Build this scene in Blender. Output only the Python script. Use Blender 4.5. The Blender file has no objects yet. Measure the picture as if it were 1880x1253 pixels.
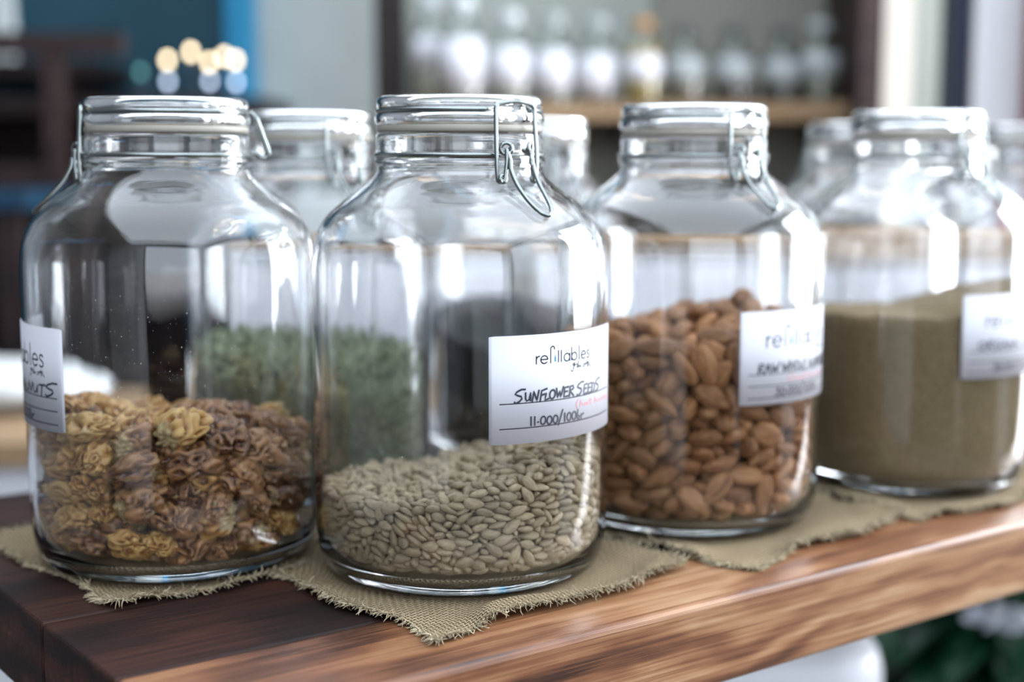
import bpy, math, random
import numpy as np
from mathutils import Vector, Matrix, Quaternion, noise
random.seed(11); np.random.seed(11)
PI = math.pi
SC = bpy.context.scene
COL = SC.collection
# ------------------------------------------------------------------ camera
cam_d = bpy.data.cameras.new('camera'); cam = bpy.data.objects.new('camera', cam_d); COL.objects.link(cam)
cam.location = (0, 0, 0.2195); cam.rotation_euler = (PI/2 - math.atan(329.5/2611), 0, 0)
cam_d.sensor_width = 36; cam_d.lens = 50
cam_d.clip_start = 0.02; cam_d.clip_end = 60
cam_d.dof.use_dof = True; cam_d.dof.focus_distance = 0.679; cam_d.dof.aperture_fstop = 3.1
cam_d.dof.aperture_ratio = 1.15
SC.camera = cam
SC.view_settings.view_transform = 'Standard'; SC.view_settings.look = 'None'
SC.view_settings.gamma = 1; SC.view_settings.use_curve_mapping = False
SC.view_settings.exposure = 0.75
cy = SC.cycles
cy.max_bounces = 40; cy.transmission_bounces = 32; cy.glossy_bounces = 8; cy.diffuse_bounces = 4
cy.transparent_max_bounces = 16; cy.use_denoising = True; cy.sample_clamp_indirect = 12.0
# ------------------------------------------------------------------ overcast sky and greenery outside the openings
W = bpy.data.worlds.new('overcast_sky'); SC.world = W; W.use_nodes = True
wn = W.node_tree.nodes; wl = W.node_tree.links
bg = wn['Background']
tc = wn.new('ShaderNodeTexCoord'); sx = wn.new('ShaderNodeSeparateXYZ'); rp = wn.new('ShaderNodeValToRGB')
wl.new(tc.outputs['Generated'], sx.inputs[0])
mr = wn.new('ShaderNodeMapRange'); mr.inputs['From Min'].default_value = -0.5; mr.inputs['From Max'].default_value = 0.5
wl.new(sx.outputs['Z'], mr.inputs['Value']); wl.new(mr.outputs[0], rp.inputs[0]); wl.new(rp.outputs[0], bg.inputs['Color'])
e = rp.color_ramp.elements
e[0].position = 0.30; e[0].color = (0.52, 0.53, 0.58, 1)
e[1].position = 0.55; e[1].color = (0.80, 0.89, 1.0, 1)
k = e.new(0.485); k.color = (0.60, 0.62, 0.66, 1)
bg.inputs['Strength'].default_value = 2.6

# ------------------------------------------------------------------ helpers
ALB = .66      # overall reflectance level of the matt surfaces in this bright, contrasty place
def mat(name, color=(.8, .8, .8), rough=.5, metal=0.0, spec=.5, trans=0.0, ior=1.5, emit=None, estr=0, coat=0):
    m = bpy.data.materials.new(name); m.use_nodes = True
    b = m.node_tree.nodes['Principled BSDF']
    k = 1 if metal else ALB; b.inputs['Base Color'].default_value = (color[0]*k, color[1]*k, color[2]*k, 1); b.inputs['Roughness'].default_value = rough
    b.inputs['Metallic'].default_value = metal; b.inputs['Specular IOR Level'].default_value = spec
    b.inputs['Transmission Weight'].default_value = trans; b.inputs['IOR'].default_value = ior
    b.inputs['Coat Weight'].default_value = coat; b.inputs['Coat Roughness'].default_value = 0.08
    if emit: b.inputs['Emission Color'].default_value = (*emit, 1); b.inputs['Emission Strength'].default_value = estr
    return m
class NT:
    def __init__(s, m): s.m = m; s.t = m.node_tree; s.b = s.t.nodes.get('Principled BSDF')
    def n(s, typ, **kw):
        x = s.t.nodes.new(typ)
        for a, v in kw.items():
            if a in x.inputs.keys(): x.inputs[a].default_value = v
            else: setattr(x, a, v)
        return x
    def l(s, a, b): s.t.links.new(a, b)
    def ramp(s, fac, stops, k=ALB):
        r = s.n('ShaderNodeValToRGB'); el = r.color_ramp.elements
        while len(el) < len(stops): el.new(.5)
        for q, (p, c) in zip(el, stops): q.position = p; q.color = (c[0]*k, c[1]*k, c[2]*k, 1)
        s.l(fac, r.inputs[0]); return r.outputs[0]
    def coords(s, out='Object', scale=(1, 1, 1), loc=(0, 0, 0)):
        c = s.n('ShaderNodeTexCoord'); mp = s.n('ShaderNodeMapping'); mp.inputs['Scale'].default_value = scale; mp.inputs['Location'].default_value = loc
        s.l(c.outputs[out], mp.inputs[0]); return mp.outputs[0]
    def noise(s, vec, scale=5, detail=4, rough=.5, dist=0):
        x = s.n('ShaderNodeTexNoise', Scale=scale, Detail=detail, Roughness=rough, Distortion=dist); s.l(vec, x.inputs['Vector']); return x.outputs['Fac']
    def math(s, op, a, b=None):
        x = s.n('ShaderNodeMath', operation=op)
        for i, v in enumerate((a, b)):
            if v is None: continue
            if isinstance(v, (int, float)): x.inputs[i].default_value = v
            else: s.l(v, x.inputs[i])
        return x.outputs[0]
    def mix(s, fac, a, b, typ='MIX'):
        x = s.n('ShaderNodeMix', data_type='RGBA', blend_type=typ)
        for i, v in ((0, fac), (6, a), (7, b)):
            if isinstance(v, (int, float)): x.inputs[i].default_value = v
            elif isinstance(v, tuple): x.inputs[i].default_value = (*v, 1)
            else: s.l(v, x.inputs[i])
        return x.outputs[2]
    def bump(s, h, strength=.3, dist=.001):
        x = s.n('ShaderNodeBump', Strength=strength, Distance=dist); s.l(h, x.inputs['Height']); s.l(x.outputs[0], s.b.inputs['Normal'])
    def col(s, c): s.l(c, s.b.inputs['Base Color'])

def obj(name, vs, fs, m=None, parent=None, smooth=True, loc=None):
    me = bpy.data.meshes.new(name); me.from_pydata([tuple(v) for v in vs], [], [tuple(f) for f in fs]); me.update()
    if m: me.materials.append(m)
    if smooth: me.polygons.foreach_set('use_smooth', [True]*len(me.polygons))
    o = bpy.data.objects.new(name, me); COL.objects.link(o)
    if parent: o.parent = parent
    if loc: o.location = loc
    return o
def tag(o, label=None, cat=None, group=None, kind=None):
    for a, v in (('label', label), ('category', cat), ('group', group), ('kind', kind)):
        if v: o[a] = v
    return o
def empty(name, loc=(0, 0, 0), rz=0, label=None, cat=None, group=None):
    o = bpy.data.objects.new(name, None); COL.objects.link(o); o.empty_display_size = .02
    o.location = loc; o.rotation_euler = (0, 0, rz)
    return tag(o, label, cat, group)
class MB:
    def __init__(s): s.v = []; s.f = []
    def add(s, vs, fs):
        b = len(s.v); s.v += [tuple(x) for x in vs]; s.f += [tuple(i+b for i in f) for f in fs]; return s
    def box(s, x0, x1, y0, y1, z0, z1):
        return s.add([(x, y, z) for x in (x0, x1) for y in (y0, y1) for z in (z0, z1)],
                     [(0, 1, 3, 2), (4, 6, 7, 5), (0, 4, 5, 1), (2, 3, 7, 6), (0, 2, 6, 4), (1, 5, 7, 3)])
    def build(s, name, m=None, parent=None, smooth=False): return obj(name, s.v, s.f, m, parent, smooth)
def bevel(o, w, seg=2):
    b = o.modifiers.new('bevel', 'BEVEL'); b.width = w; b.segments = seg; b.limit_method = 'ANGLE'; return o
def revolve(prof, n=96):
    vs = []; fs = []; ring = []
    for r, z in prof:
        if r < 1e-6: ring.append([len(vs)]); vs.append((0, 0, z))
        else:
            ring.append(list(range(len(vs), len(vs)+n)))
            vs += [(r*math.cos(2*PI*i/n), r*math.sin(2*PI*i/n), z) for i in range(n)]
    for a, b in zip(ring, ring[1:]):
        for i in range(n):
            j = (i+1) % n
            if len(a) == 1 and len(b) == 1: continue
            if len(a) == 1: fs.append((a[0], b[j], b[i]))
            elif len(b) == 1: fs.append((a[i], a[j], b[0]))
            else: fs.append((a[i], a[j], b[j], b[i]))
    return vs, fs
def spline(pts, k=6, closed=False):
    P = [np.array(p, float) for p in pts]; out = []; n = len(P)
    for i in range(n if closed else n-1):
        if closed: p0, p1, p2, p3 = P[i-1], P[i], P[(i+1) % n], P[(i+2) % n]
        else: p0, p1, p2, p3 = P[max(i-1, 0)], P[i], P[i+1], P[min(i+2, n-1)]
        for j in range(k):
            t = j/k
            out.append(.5*((2*p1)+(-p0+p2)*t+(2*p0-5*p1+4*p2-p3)*t*t+(-p0+3*p1-3*p2+p3)*t**3))
    if not closed: out.append(P[-1])
    return out
def tube(pts, r, n=8, closed=False, taper=None):
    P = [Vector(p) for p in pts]; vs = []; fs = []; m = len(P); up = None
    for i, p in enumerate(P):
        if closed: d = (P[(i+1) % m]-P[i-1]).normalized()
        else: d = (P[min(i+1, m-1)]-P[max(i-1, 0)]).normalized()
        if up is None: up = d.orthogonal().normalized()
        else:
            up = up-d*up.dot(d)
            up = up.normalized() if up.length > 1e-6 else d.orthogonal().normalized()
        s = d.cross(up); rr = r*(taper[i] if taper else 1)
        vs += [p+(up*math.cos(2*PI*q/n)+s*math.sin(2*PI*q/n))*rr for q in range(n)]
    for i in range(m if closed else m-1):
        a = i*n; b = ((i+1) % m)*n
        for q in range(n): fs.append((a+q, a+(q+1) % n, b+(q+1) % n, b+q))
    if not closed: fs += [tuple(range(n))[::-1], tuple((m-1)*n+q for q in range(n))]
    return vs, fs
def loop(c, ax1, ax2, r, n=14):
    c, ax1, ax2 = Vector(c), Vector(ax1), Vector(ax2)
    return [c+(ax1*math.cos(2*PI*i/n)+ax2*math.sin(2*PI*i/n))*r for i in range(n)]
def sstep(a, b, x):
    t = min(1, max(0, (x-a)/(b-a))); return t*t*(3-2*t)

# ------------------------------------------------------------------ materials
def m_wood(name, stops, seed=0, gloss=.32, figure=0.0, scale=1.0, length_fade=False):
    m = mat(name, rough=gloss, spec=.5); N = NT(m)
    v = N.coords('Object', (3.0*scale, 26*scale, 26*scale), (seed*3.1, seed*1.7, seed*.9))
    w = N.coords('Object', (1.6, 5, 5), (seed*2.3, seed, 0))
    big = N.noise(w, 1.6, 3, .5, .6)
    warp = N.n('ShaderNodeVectorMath', operation='MULTIPLY_ADD')
    vn = N.n('ShaderNodeTexNoise', Scale=1.3, Detail=3.0); N.l(N.coords('Object', (6, 14, 14), (seed, 0, 0)), vn.inputs['Vector'])
    N.l(vn.outputs['Color'], warp.inputs[0]); warp.inputs[1].default_value = (0.6+figure, 1.2+3*figure, 1.2+3*figure); N.l(v, warp.inputs[2])
    g1 = N.noise(warp.outputs[0], 1.5, 5, .62, .25)
    wv = N.n('ShaderNodeTexWave', wave_type='BANDS', bands_direction='Z', Scale=.55, Distortion=5.5+9*figure, Detail=3.0)
    wv.inputs['Detail Scale'].default_value = .7
    N.l(warp.outputs[0], wv.inputs['Vector'])
    fine = N.noise(N.coords('Object', (9, 700, 700)), 1.0, 4, .65)
    streak = N.noise(N.coords('Object', (4, 240, 240), (seed, 3, 0)), 1.0, 5, .66, .35)
    f = N.math('ADD', N.math('MULTIPLY', g1, .34), N.math('MULTIPLY', wv.outputs['Fac'], .20))
    f = N.math('ADD', f, N.math('MULTIPLY', big, .42))
    f = N.math('ADD', f, N.math('MULTIPLY', fine, .34))
    f = N.math('ADD', f, N.math('MULTIPLY', streak, .62))
    f = N.math('SUBTRACT', f, .49)
    if length_fade:      # light falloff painted along the plank, over redder wood at the dark end
        px = N.n('ShaderNodeSeparateXYZ'); N.l(N.coords('Object', (1, 1, 1)), px.inputs[0])
        g_ = N.n('ShaderNodeMapRange'); g_.inputs['From Min'].default_value = .02; g_.inputs['From Max'].default_value = .75; g_.inputs['To Min'].default_value = -.13; g_.inputs['To Max'].default_value = .12
        N.l(px.outputs[0], g_.inputs['Value']); f = N.math('ADD', f, g_.outputs[0])
    c = N.ramp(f, stops)
    pores = N.ramp(fine, [(.34, (.42, .36, .32)), (.46, (1, 1, 1))], 1)
    N.col(N.mix(.55, c, pores, 'MULTIPLY'))
    N.b.inputs['Specular IOR Level'].default_value = .5 if gloss < .5 else .22
    N.bump(N.math('ADD', fine, N.math('MULTIPLY', g1, .5)), .22, .0006)
    return m
WOOD_FRONT = m_wood('acacia_front', [(.22, (.055, .020, .010)), (.38, (.22, .085, .036)), (.55, (.40, .200, .095)), (.76, (.62, .42, .25))], 1, .36, .10, length_fade=True)
WOOD_DARK = m_wood('acacia_dark', [(.30, (.008, .0035, .003)), (.45, (.028, .009, .006)), (.60, (.060, .019, .010)), (.78, (.15, .055, .028))], 4, .62)
WOOD_LEG = m_wood('acacia_leg', [(.30, (.03, .012, .008)), (.5, (.10, .04, .02)), (.75, (.2, .1, .05))], 7, .5)
def m_glass(name, col=(.987, .991, .994)):
    m = bpy.data.materials.new(name); m.use_nodes = True; t = m.node_tree; t.nodes.remove(t.nodes['Principled BSDF'])
    g = t.nodes.new('ShaderNodeBsdfGlass'); g.inputs['Color'].default_value = (*col, 1); g.inputs['IOR'].default_value = 1.5; g.inputs['Roughness'].default_value = 0
    t.links.new(g.outputs[0], t.nodes['Material Output'].inputs['Surface'])
    # very slight hand-pressed waviness of the glass
    N = NT(m); tcn = N.coords('Object', (1, 1, .35)); h = N.noise(tcn, 26, 2, .5)
    b = t.nodes.new('ShaderNodeBump'); b.inputs['Strength'].default_value = .10; b.inputs['Distance'].default_value = .004
    t.links.new(h, b.inputs['Height']); t.links.new(b.outputs[0], g.inputs['Normal'])
    return m
GLASS = m_glass('jar_glass')
LID_GLASS = m_glass('lid_glass', (.985, .99, .992))
WIRE = mat('steel_wire', (.24, .265, .26), .22, 1.0)
RUBBER = mat('gasket_rubber', (.42, .39, .33), .5)
PAPER = mat('label_paper', (.70, .70, .755), .6, spec=.2)
INK = mat('printed_ink', (.012, .013, .018), .7, spec=.08)
PEN = mat('marker_ink', (.014, .016, .035), .45, coat=.15)
REDPEN = mat('red_pen_ink', (.95, .30, .28), .7, spec=.08)
BLUEINK = mat('blue_ink', (.03, .34, .75), .7, spec=.08)
GREYINK = mat('grey_ink', (.10, .11, .13), .5, coat=.5)

def m_nut(name, stops, noise_scale, bump_d, rough=.55, stretch=(1, 1, 1), var=.35, hue=.0):
    m = mat(name, rough=rough, spec=.35); N = NT(m)
    info = N.n('ShaderNodeObjectInfo')
    gi = N.n('ShaderNodeVectorMath', operation='ADD')
    off = N.n('ShaderNodeVectorMath', operation='SCALE'); off.inputs['Scale'].default_value = 3.0
    cmb = N.n('ShaderNodeCombineXYZ'); N.l(info.outputs['Random'], cmb.inputs[0]); N.l(info.outputs['Random'], cmb.inputs[1])
    N.l(cmb.outputs[0], off.inputs[0]); N.l(N.coords('Object', stretch), gi.inputs[0]); N.l(off.outputs[0], gi.inputs[1])
    f = N.noise(gi.outputs[0], noise_scale, 4, .6, .3)
    c = N.ramp(f, stops)
    geo = N.n('ShaderNodeNewGeometry')
    isl = N.math('ADD', info.outputs['Random'], geo.outputs['Random Per Island'])
    isl = N.math('FRACT', isl)
    v = N.math('ADD', N.math('MULTIPLY', isl, var), 1-var/2)
    x = N.n('ShaderNodeVectorMath', operation='SCALE'); N.l(c, x.inputs[0]); N.l(v, x.inputs['Scale'])
    N.col(x.outputs[0]); N.bump(f, .5, bump_d); return m
SEED_M = m_nut('sunflower_kernel', [(.3, (.38, .29, .175)), (.6, (.58, .46, .295))], 260, .0003, .5, (1, 3, 3), .42)
ALMOND_M = m_nut('almond_skin', [(.30, (.21, .085, .032)), (.5, (.41, .185, .070)), (.72, (.58, .32, .15))], 130, .0007, .6, (.25, 2.2, 2.2), .5)
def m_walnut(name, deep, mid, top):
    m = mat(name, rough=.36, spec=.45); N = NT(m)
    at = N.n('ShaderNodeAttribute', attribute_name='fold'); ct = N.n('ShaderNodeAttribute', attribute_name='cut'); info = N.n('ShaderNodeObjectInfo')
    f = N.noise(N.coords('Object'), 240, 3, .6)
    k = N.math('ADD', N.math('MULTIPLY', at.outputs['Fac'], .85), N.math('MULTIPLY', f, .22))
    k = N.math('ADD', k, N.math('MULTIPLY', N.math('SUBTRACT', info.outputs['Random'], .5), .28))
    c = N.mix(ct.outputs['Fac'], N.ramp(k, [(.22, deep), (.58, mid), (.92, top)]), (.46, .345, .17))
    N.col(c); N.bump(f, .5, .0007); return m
WAL_LIT = m_walnut('walnut_lit', (.10, .030, .006), (.52, .225, .045), (.86, .54, .19))
WAL_SHADE = m_walnut('walnut_shaded', (.030, .011, .005), (.20, .075, .026), (.50, .25, .10))
FLESH = mat('walnut_flesh', (.66, .52, .28), .5)
def m_grain(name, stops, sc, bd):
    m = mat(name, rough=.75, spec=.3); N = NT(m); v = N.coords('Object')
    vo = N.n('ShaderNodeTexVoronoi', Scale=sc); N.l(v, vo.inputs['Vector'])
    c = N.ramp(vo.outputs['Color'], stops); N.col(c); N.bump(N.math('MULTIPLY', vo.outputs['Distance'], -1), .6, bd); return m
SUGAR_M = m_grain('tan_grain', [(.2, (.25, .175, .085)), (.8, (.37, .275, .145))], 900, .0008)
BLACK_M = m_nut('black_seed', [(.3, (.006, .008, .011)), (.7, (.022, .026, .032))], 300, .0003, .4)
BLACK_M.node_tree.nodes['Principled BSDF'].inputs['Specular IOR Level'].default_value = .12
GREEN_M = m_nut('dried_herb', [(.3, (.20, .245, .12)), (.6, (.46, .52, .31)), (.8, (.66, .70, .46))], 160, .0003, .7, (1, 1, 1), .7)
def m_burlap():
    m = mat('burlap', rough=.9, spec=.15); N = NT(m)
    u = N.n('ShaderNodeUVMap'); sp = N.n('ShaderNodeSeparateXYZ'); N.l(u.outputs[0], sp.inputs[0])
    def prof(o): return N.math('ABSOLUTE', N.math('SINE', N.math('MULTIPLY', o, PI)))
    U, V = sp.outputs[0], sp.outputs[1]
    ck = N.math('MULTIPLY', N.math('SINE', N.math('MULTIPLY', U, PI)), N.math('SINE', N.math('MULTIPLY', V, PI)))
    over = N.math('GREATER_THAN', ck, 0)
    h = N.math('MAXIMUM', N.math('MULTIPLY', prof(U), N.math('ADD', N.math('MULTIPLY', over, .5), .5)),
               N.math('MULTIPLY', prof(V), N.math('SUBTRACT', 1.0, N.math('MULTIPLY', over, .5))))
    fuzz = N.noise(N.coords('UV', (1, 1, 1)), 1.4, 4, .7)
    c = N.ramp(N.math('ADD', N.math('MULTIPLY', h, .55), N.math('MULTIPLY', fuzz, .5)), [(.22, (.045, .034, .020)), (.5, (.27, .195, .110)), (.8, (.56, .43, .265))])
    N.col(c); N.bump(N.math('ADD', h, N.math('MULTIPLY', fuzz, .6)), 1.0, .0020); return m
BURLAP = m_burlap()
FRAY = m_nut('burlap_thread', [(.3, (.30, .235, .14)), (.7, (.58, .49, .33))], 300, .0001, .9, (1, 1, 1), .6)

# ------------------------------------------------------------------ room shell (walls with real openings)
def m_plain(name, c, var=.06, rough=.8, sc=3):
    m = mat(name, c, rough, spec=.25); N = NT(m)
    f = N.noise(N.coords('Object'), sc, 4, .6)
    lo = tuple(max(0, x*(1-var*2)) for x in c); hi = tuple(min(1, x*(1+var)) for x in c)
    N.col(N.ramp(f, [(.3, lo), (.7, hi)])); N.bump(f, .1, .002); return m
GREYWALL = m_plain('pale_plaster', (.66, .70, .67))
OLIVE = m_plain('olive_grey_plaster', (.26, .255, .22))
OFFWHITE = m_plain('offwhite_plaster', (.82, .82, .82))
DIMWALL = m_plain('dim_grey_plaster', (.22, .23, .245))
TEAL = m_plain('teal_paint', (.020, .085, .125), .12, .6)
BLUE = m_plain('blue_paint', (.03, .36, .66), .1, .5)
NAVY = m_plain('navy_paint', (.012, .018, .05), .1, .5)
DBROWN = m_wood('dark_brown_timber', [(.3, (.010, .006, .006)), (.55, (.030, .017, .017)), (.8, (.055, .035, .033))], 9, .5)
MBROWN = m_wood('red_brown_timber', [(.3, (.014, .007, .007)), (.55, (.042, .023, .022)), (.8, (.075, .043, .04))], 12, .6)
TANWOOD = m_wood('tan_timber', [(.3, (.26, .15, .07)), (.55, (.46, .31, .18)), (.8, (.62, .47, .30))], 15, .5)
CREAM = m_plain('cream_paint', (.74, .68, .60), .05)
SAGE = m_plain('sage_paint', (.40, .43, .39), .06)
WHITEP = m_plain('white_paint', (.78, .78, .82), .04, .5)
FLOORM = m_plain('cement_floor', (.12, .12, .125), .2, .6)
RED = m_plain('dark_red_paint', (.22, .03, .05), .1, .6)
XL, XR, YF, YB, ZF, ZC = -2.3, 2.3, -2.4, 3.3, -.752, 1.95
def struct(name, mb, m): return tag(mb.build(name, m), kind='structure')
struct('floor', MB().box(XL-.1, XR+.1, YF-.1, YB+.1, ZF-.1, ZF), FLOORM)
SK = (-1.2, 2.2, -2.2, 3.0)      # unseen skylight added, widened to brighten lids and glass shoulders
struct('ceiling', MB().box(XL-.1, SK[0], YF-.1, YB+.1, ZC, ZC+.1).box(SK[1], XR+.1, YF-.1, YB+.1, ZC, ZC+.1).box(SK[0], SK[1], YF-.1, SK[2], ZC, ZC+.1).box(SK[0], SK[1], SK[3], YB+.1, ZC, ZC+.1), OFFWHITE)
struct('wall_back', MB().box(XL-.1, XR+.1, YB, YB+.1, ZF, ZC), GREYWALL)
struct('wall_left', MB().box(XL-.1, XL, YF, YB, ZF, ZC), DIMWALL)
def wall_open_x(name, x0, x1, ops, m):
    mb = MB(); y = YF
    for a, b, z0, z1 in ops:
        mb.box(x0, x1, y, a, ZF, ZC)
        struct('wall_right_wainscot', MB().box(x0, x1, a, b, ZF, z0), DBROWN)
        mb.box(x0, x1, a, b, z1, ZC); y = b
    mb.box(x0, x1, y, YB, ZF, ZC); struct(name, mb, m)
RO = [(-1.9, .45, -.16, 1.75), (1.05, 2.95, -.16, 1.75)]
wall_open_x('wall_right', XR, XR+.1, RO, OFFWHITE)
FO = (-.5, 2.2, -.16, 1.75)
struct('wall_front', MB().box(XL, FO[0], YF-.1, YF, ZF, ZC).box(FO[1], XR, YF-.1, YF, ZF, ZC).box(FO[0], FO[1], YF-.1, YF, FO[3], ZC), OFFWHITE)
struct('wall_front_wainscot', MB().box(FO[0], FO[1], YF-.1, YF, ZF, FO[2]), DBROWN)
def frame_x(name, y0, y1, z0, z1):
    w = .05; x0, x1 = XR+.01, XR+.07
    mb = MB().box(x0, x1, y0, y0+w, z0, z1).box(x0, x1, y1-w, y1, z0, z1).box(x0, x1, y0+w, y1-w, z1-w, z1).box(x0, x1, y0+w, y1-w, z0, z0+w)
    struct(name, mb, DBROWN)
frame_x('window_1', 1.05, 2.95, -.16, 1.75)
frame_x('window_3', -1.9, .45, -.16, 1.75)
mb = MB(); w = .05
for x in (FO[0], FO[1]-w): mb.box(x, x+w, YF-.07, YF-.02, FO[2], FO[3])
mb.box(FO[0]+w, FO[1]-w, YF-.07, YF-.02, FO[3]-w, FO[3]).box(FO[0]+w, FO[1]-w, YF-.07, YF-.02, FO[2], FO[2]+w)
struct('window_2', mb, DBROWN)
def portal(loc, rot, sx, sy):
    l = bpy.data.lights.new('daylight_portal', 'AREA'); l.shape = 'RECTANGLE'; l.size = sx; l.size_y = sy; l.cycles.is_portal = True
    o = bpy.data.objects.new('daylight_portal', l); COL.objects.link(o); o.location = loc; o.rotation_euler = rot
for a, b, z0, z1 in RO: portal((XR+.09, (a+b)/2, (z0+z1)/2), (0, PI/2, 0), z1-z0, b-a)
portal((0, YF-.09, (FO[2]+FO[3])/2), (PI/2, 0, 0), FO[1]-FO[0], FO[3]-FO[2])

portal(((SK[0]+SK[1])/2, (SK[2]+SK[3])/2, ZC+.09), (0, 0, 0), SK[1]-SK[0], SK[3]-SK[2])
def daylight(loc, rot, sx, sy, power):
    l = bpy.data.lights.new('window_daylight', 'AREA'); l.shape = 'RECTANGLE'; l.size = sx; l.size_y = sy; l.energy = power; l.color = (.93, .96, 1.0)
    o = bpy.data.objects.new('window_daylight', l); COL.objects.link(o); o.location = loc; o.rotation_euler = rot
daylight((XR+.12, 2.0, .795), (0, PI/2, 0), 1.91, 1.9, 150)
# things fixed to the far side of the room
struct('trim_1', MB().box(-2.3, -.625, 3.22, 3.298, ZF, ZC), TEAL)
struct('trim_2', MB().box(-.625, -.578, 3.16, 3.298, ZF, ZC), BLUE)
struct('trim_3', MB().box(-.252, -.200, 2.66, 2.76, ZF, ZC), DBROWN)
struct('wall_alcove', MB().box(-.200, .70, 2.76, 2.86, ZF, ZC), OLIVE)
struct('trim_8', MB().box(-.200, .26, 2.745, 2.76, .33, 1.2), SAGE)
struct('trim_4', MB().box(.592, .632, 2.46, 2.74, ZF, ZC), MBROWN)
struct('trim_5', MB().box(.636, .693, 2.50, 2.62, ZF, ZC), CREAM)
struct('wall_recess', MB().box(.66, .86, 2.66, 2.72, ZF, ZC), SAGE)
struct('trim_6', MB().box(.768, .808, 2.52, 2.60, ZF, ZC), NAVY)
d = struct('door_2', MB().box(.80, .90, 2.50, 2.54, ZF, 1.6), WHITEP)
struct('trim_7', MB().box(.884, .95, 2.44, 2.50, ZF, ZC), RED)
# ------------------------------------------------------------------ the table the jars stand on
TH = math.radians(36.6); TX = Vector((math.cos(TH), math.sin(TH), 0)); TY = Vector((-math.sin(TH), math.cos(TH), 0)); T0 = Vector((-.0029, .6164, 0))
table = empty('wooden_table', T0, TH, 'heavy brown hardwood table with a thick plank top under the row of glass jars', 'table')
ys = [0, .0752, .168, .262, .356, .448]
for i, (a, b) in enumerate(zip(ys, ys[1:])):
    w = (b-a)-.0012; L = 1.80
    mb = MB().box(0, L, 0, w, -.0455, 0)
    o = mb.build('plank', WOOD_FRONT if i == 0 else WOOD_DARK, table)
    if i == 0: o['label'] = 'lighter reddish tan front plank with dark swirling figure'
    o.location = (-.153, a, -.0004 if i % 2 else 0); bevel(o, .0035 if i == 0 else .0022, 3)
for x in (.12, 1.5):
    for y in (.13, .36):
        o = MB().box(-.03, .03, -.03, .03, ZF, -.0455).build('leg', WOOD_LEG, table); o.location = (x, y, 0); bevel(o, .004)
MB().box(.28, 1.47, .35, .375, -.10, -.0455).build('apron', WOOD_LEG, table)

# ------------------------------------------------------------------ burlap cloths
def cloth(c, ang, side, seed, label, humps):
    lift = {3: 0, 5: .0003, 8: .0001, 9: .0004}[seed]
    rn = random.Random(seed); n = 72
    ca, sa = math.cos(ang), math.sin(ang)
    root = empty('burlap_mat', (c[0], c[1], 0), 0, label, 'mat', 'frayed burlap squares under the jars')
    def pt(i, j):
        u, v = i/n-.5, j/n-.5
        e = noise.noise(Vector((u*7+seed, v*7, seed*1.3)))*.020
        uu, vv = u*(1+e*1.4)*side, v*(1-e*1.4)*side
        uu += .004*math.sin(v*11+seed); vv += .004*math.sin(u*9+seed*2)
        x, y = ca*uu-sa*vv, sa*uu+ca*vv
        ed = .5-max(abs(u), abs(v))
        z = .0011+.0075*(1-sstep(0, .16, ed))*max(0, noise.noise(Vector((u*5+seed*3, v*5, .5)))+.25)
        for hu, hv, hh, hr in humps:
            dd = math.hypot(u-hu, v-hv)/hr
            if dd < 1: z += hh*(1-dd*dd)**2
        jr = math.hypot(x+c[0]-c[2], y+c[1]-c[3])
        z = .0011+(z-.0011)*sstep(.066, .088, jr)
        for kx, ky in JARS.values():
            if (kx, ky) != (c[2], c[3]): z = min(z, .0013+.004*sstep(.082, .10, math.hypot(x+c[0]-kx, y+c[1]-ky)))
        z += lift
        return Vector((x, y, z))
    P = [[pt(i, j) for j in range(n+1)] for i in range(n+1)]
    vs = [p for r in P for p in r]; fs = [(i*(n+1)+j, (i+1)*(n+1)+j, (i+1)*(n+1)+j+1, i*(n+1)+j+1) for i in range(n) for j in range(n)]
    o = obj('weave', vs, fs, BURLAP, root)
    uv = o.data.uv_layers.new(name='UVMap'); cnt = side/.0025
    li = np.zeros(len(o.data.loops), int); o.data.loops.foreach_get('vertex_index', li)
    uvs = np.stack([(li//(n+1))/n*cnt, (li % (n+1))/n*cnt], 1).astype(np.float32); uv.data.foreach_set('uv', uvs.ravel())
    s = o.modifiers.new('thick', 'SOLIDIFY'); s.thickness = .0010; s.offset = -1
    mb = MB()
    def strand(p, d, ln, r):
        q = [Vector(p)]; dv = Vector(d)
        for k in range(3):
            dv = (dv+Vector((rn.gauss(0, .35), rn.gauss(0, .35), rn.gauss(-.05, .28)))).normalized()
            nx = q[-1]+dv*ln/3; nx.z = max(nx.z, .0009); q.append(nx)
        mb.add(*tube(q, r, 3, taper=[1, .9, .7, .35]))
    for side_i in range(4):
        m = 110
        for k in range(m):
            f = k/m*n
            a = int(f); t = f-a
            g = lambda i: {0: P[i][0], 1: P[i][n], 2: P[0][i], 3: P[n][i]}[side_i]
            h = lambda i: {0: P[i][3], 1: P[i][n-3], 2: P[3][i], 3: P[n-3][i]}[side_i]
            p = g(a).lerp(g(min(a+1, n)), t); b = h(a).lerp(h(min(a+1, n)), t)
            out = (p-b).normalized()
            for q in range(3):
                strand(p-out*.0015+Vector((0, 0, -.0002)), out+Vector((rn.gauss(0, .25), rn.gauss(0, .25), rn.gauss(.0, .25))), rn.uniform(.003, .0070), rn.uniform(.00028, .00055))
            if rn.random() < .5:   # loose fuzz on top of the hem
                strand(p-out*rn.uniform(.0, .006)+Vector((0, 0, .0005)), Vector((rn.gauss(0, .6), rn.gauss(0, .6), .7)), rn.uniform(.002, .006), .00013)
    o = mb.build('fringe', FRAY, root, True); o['kind'] = 'stuff'
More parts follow.
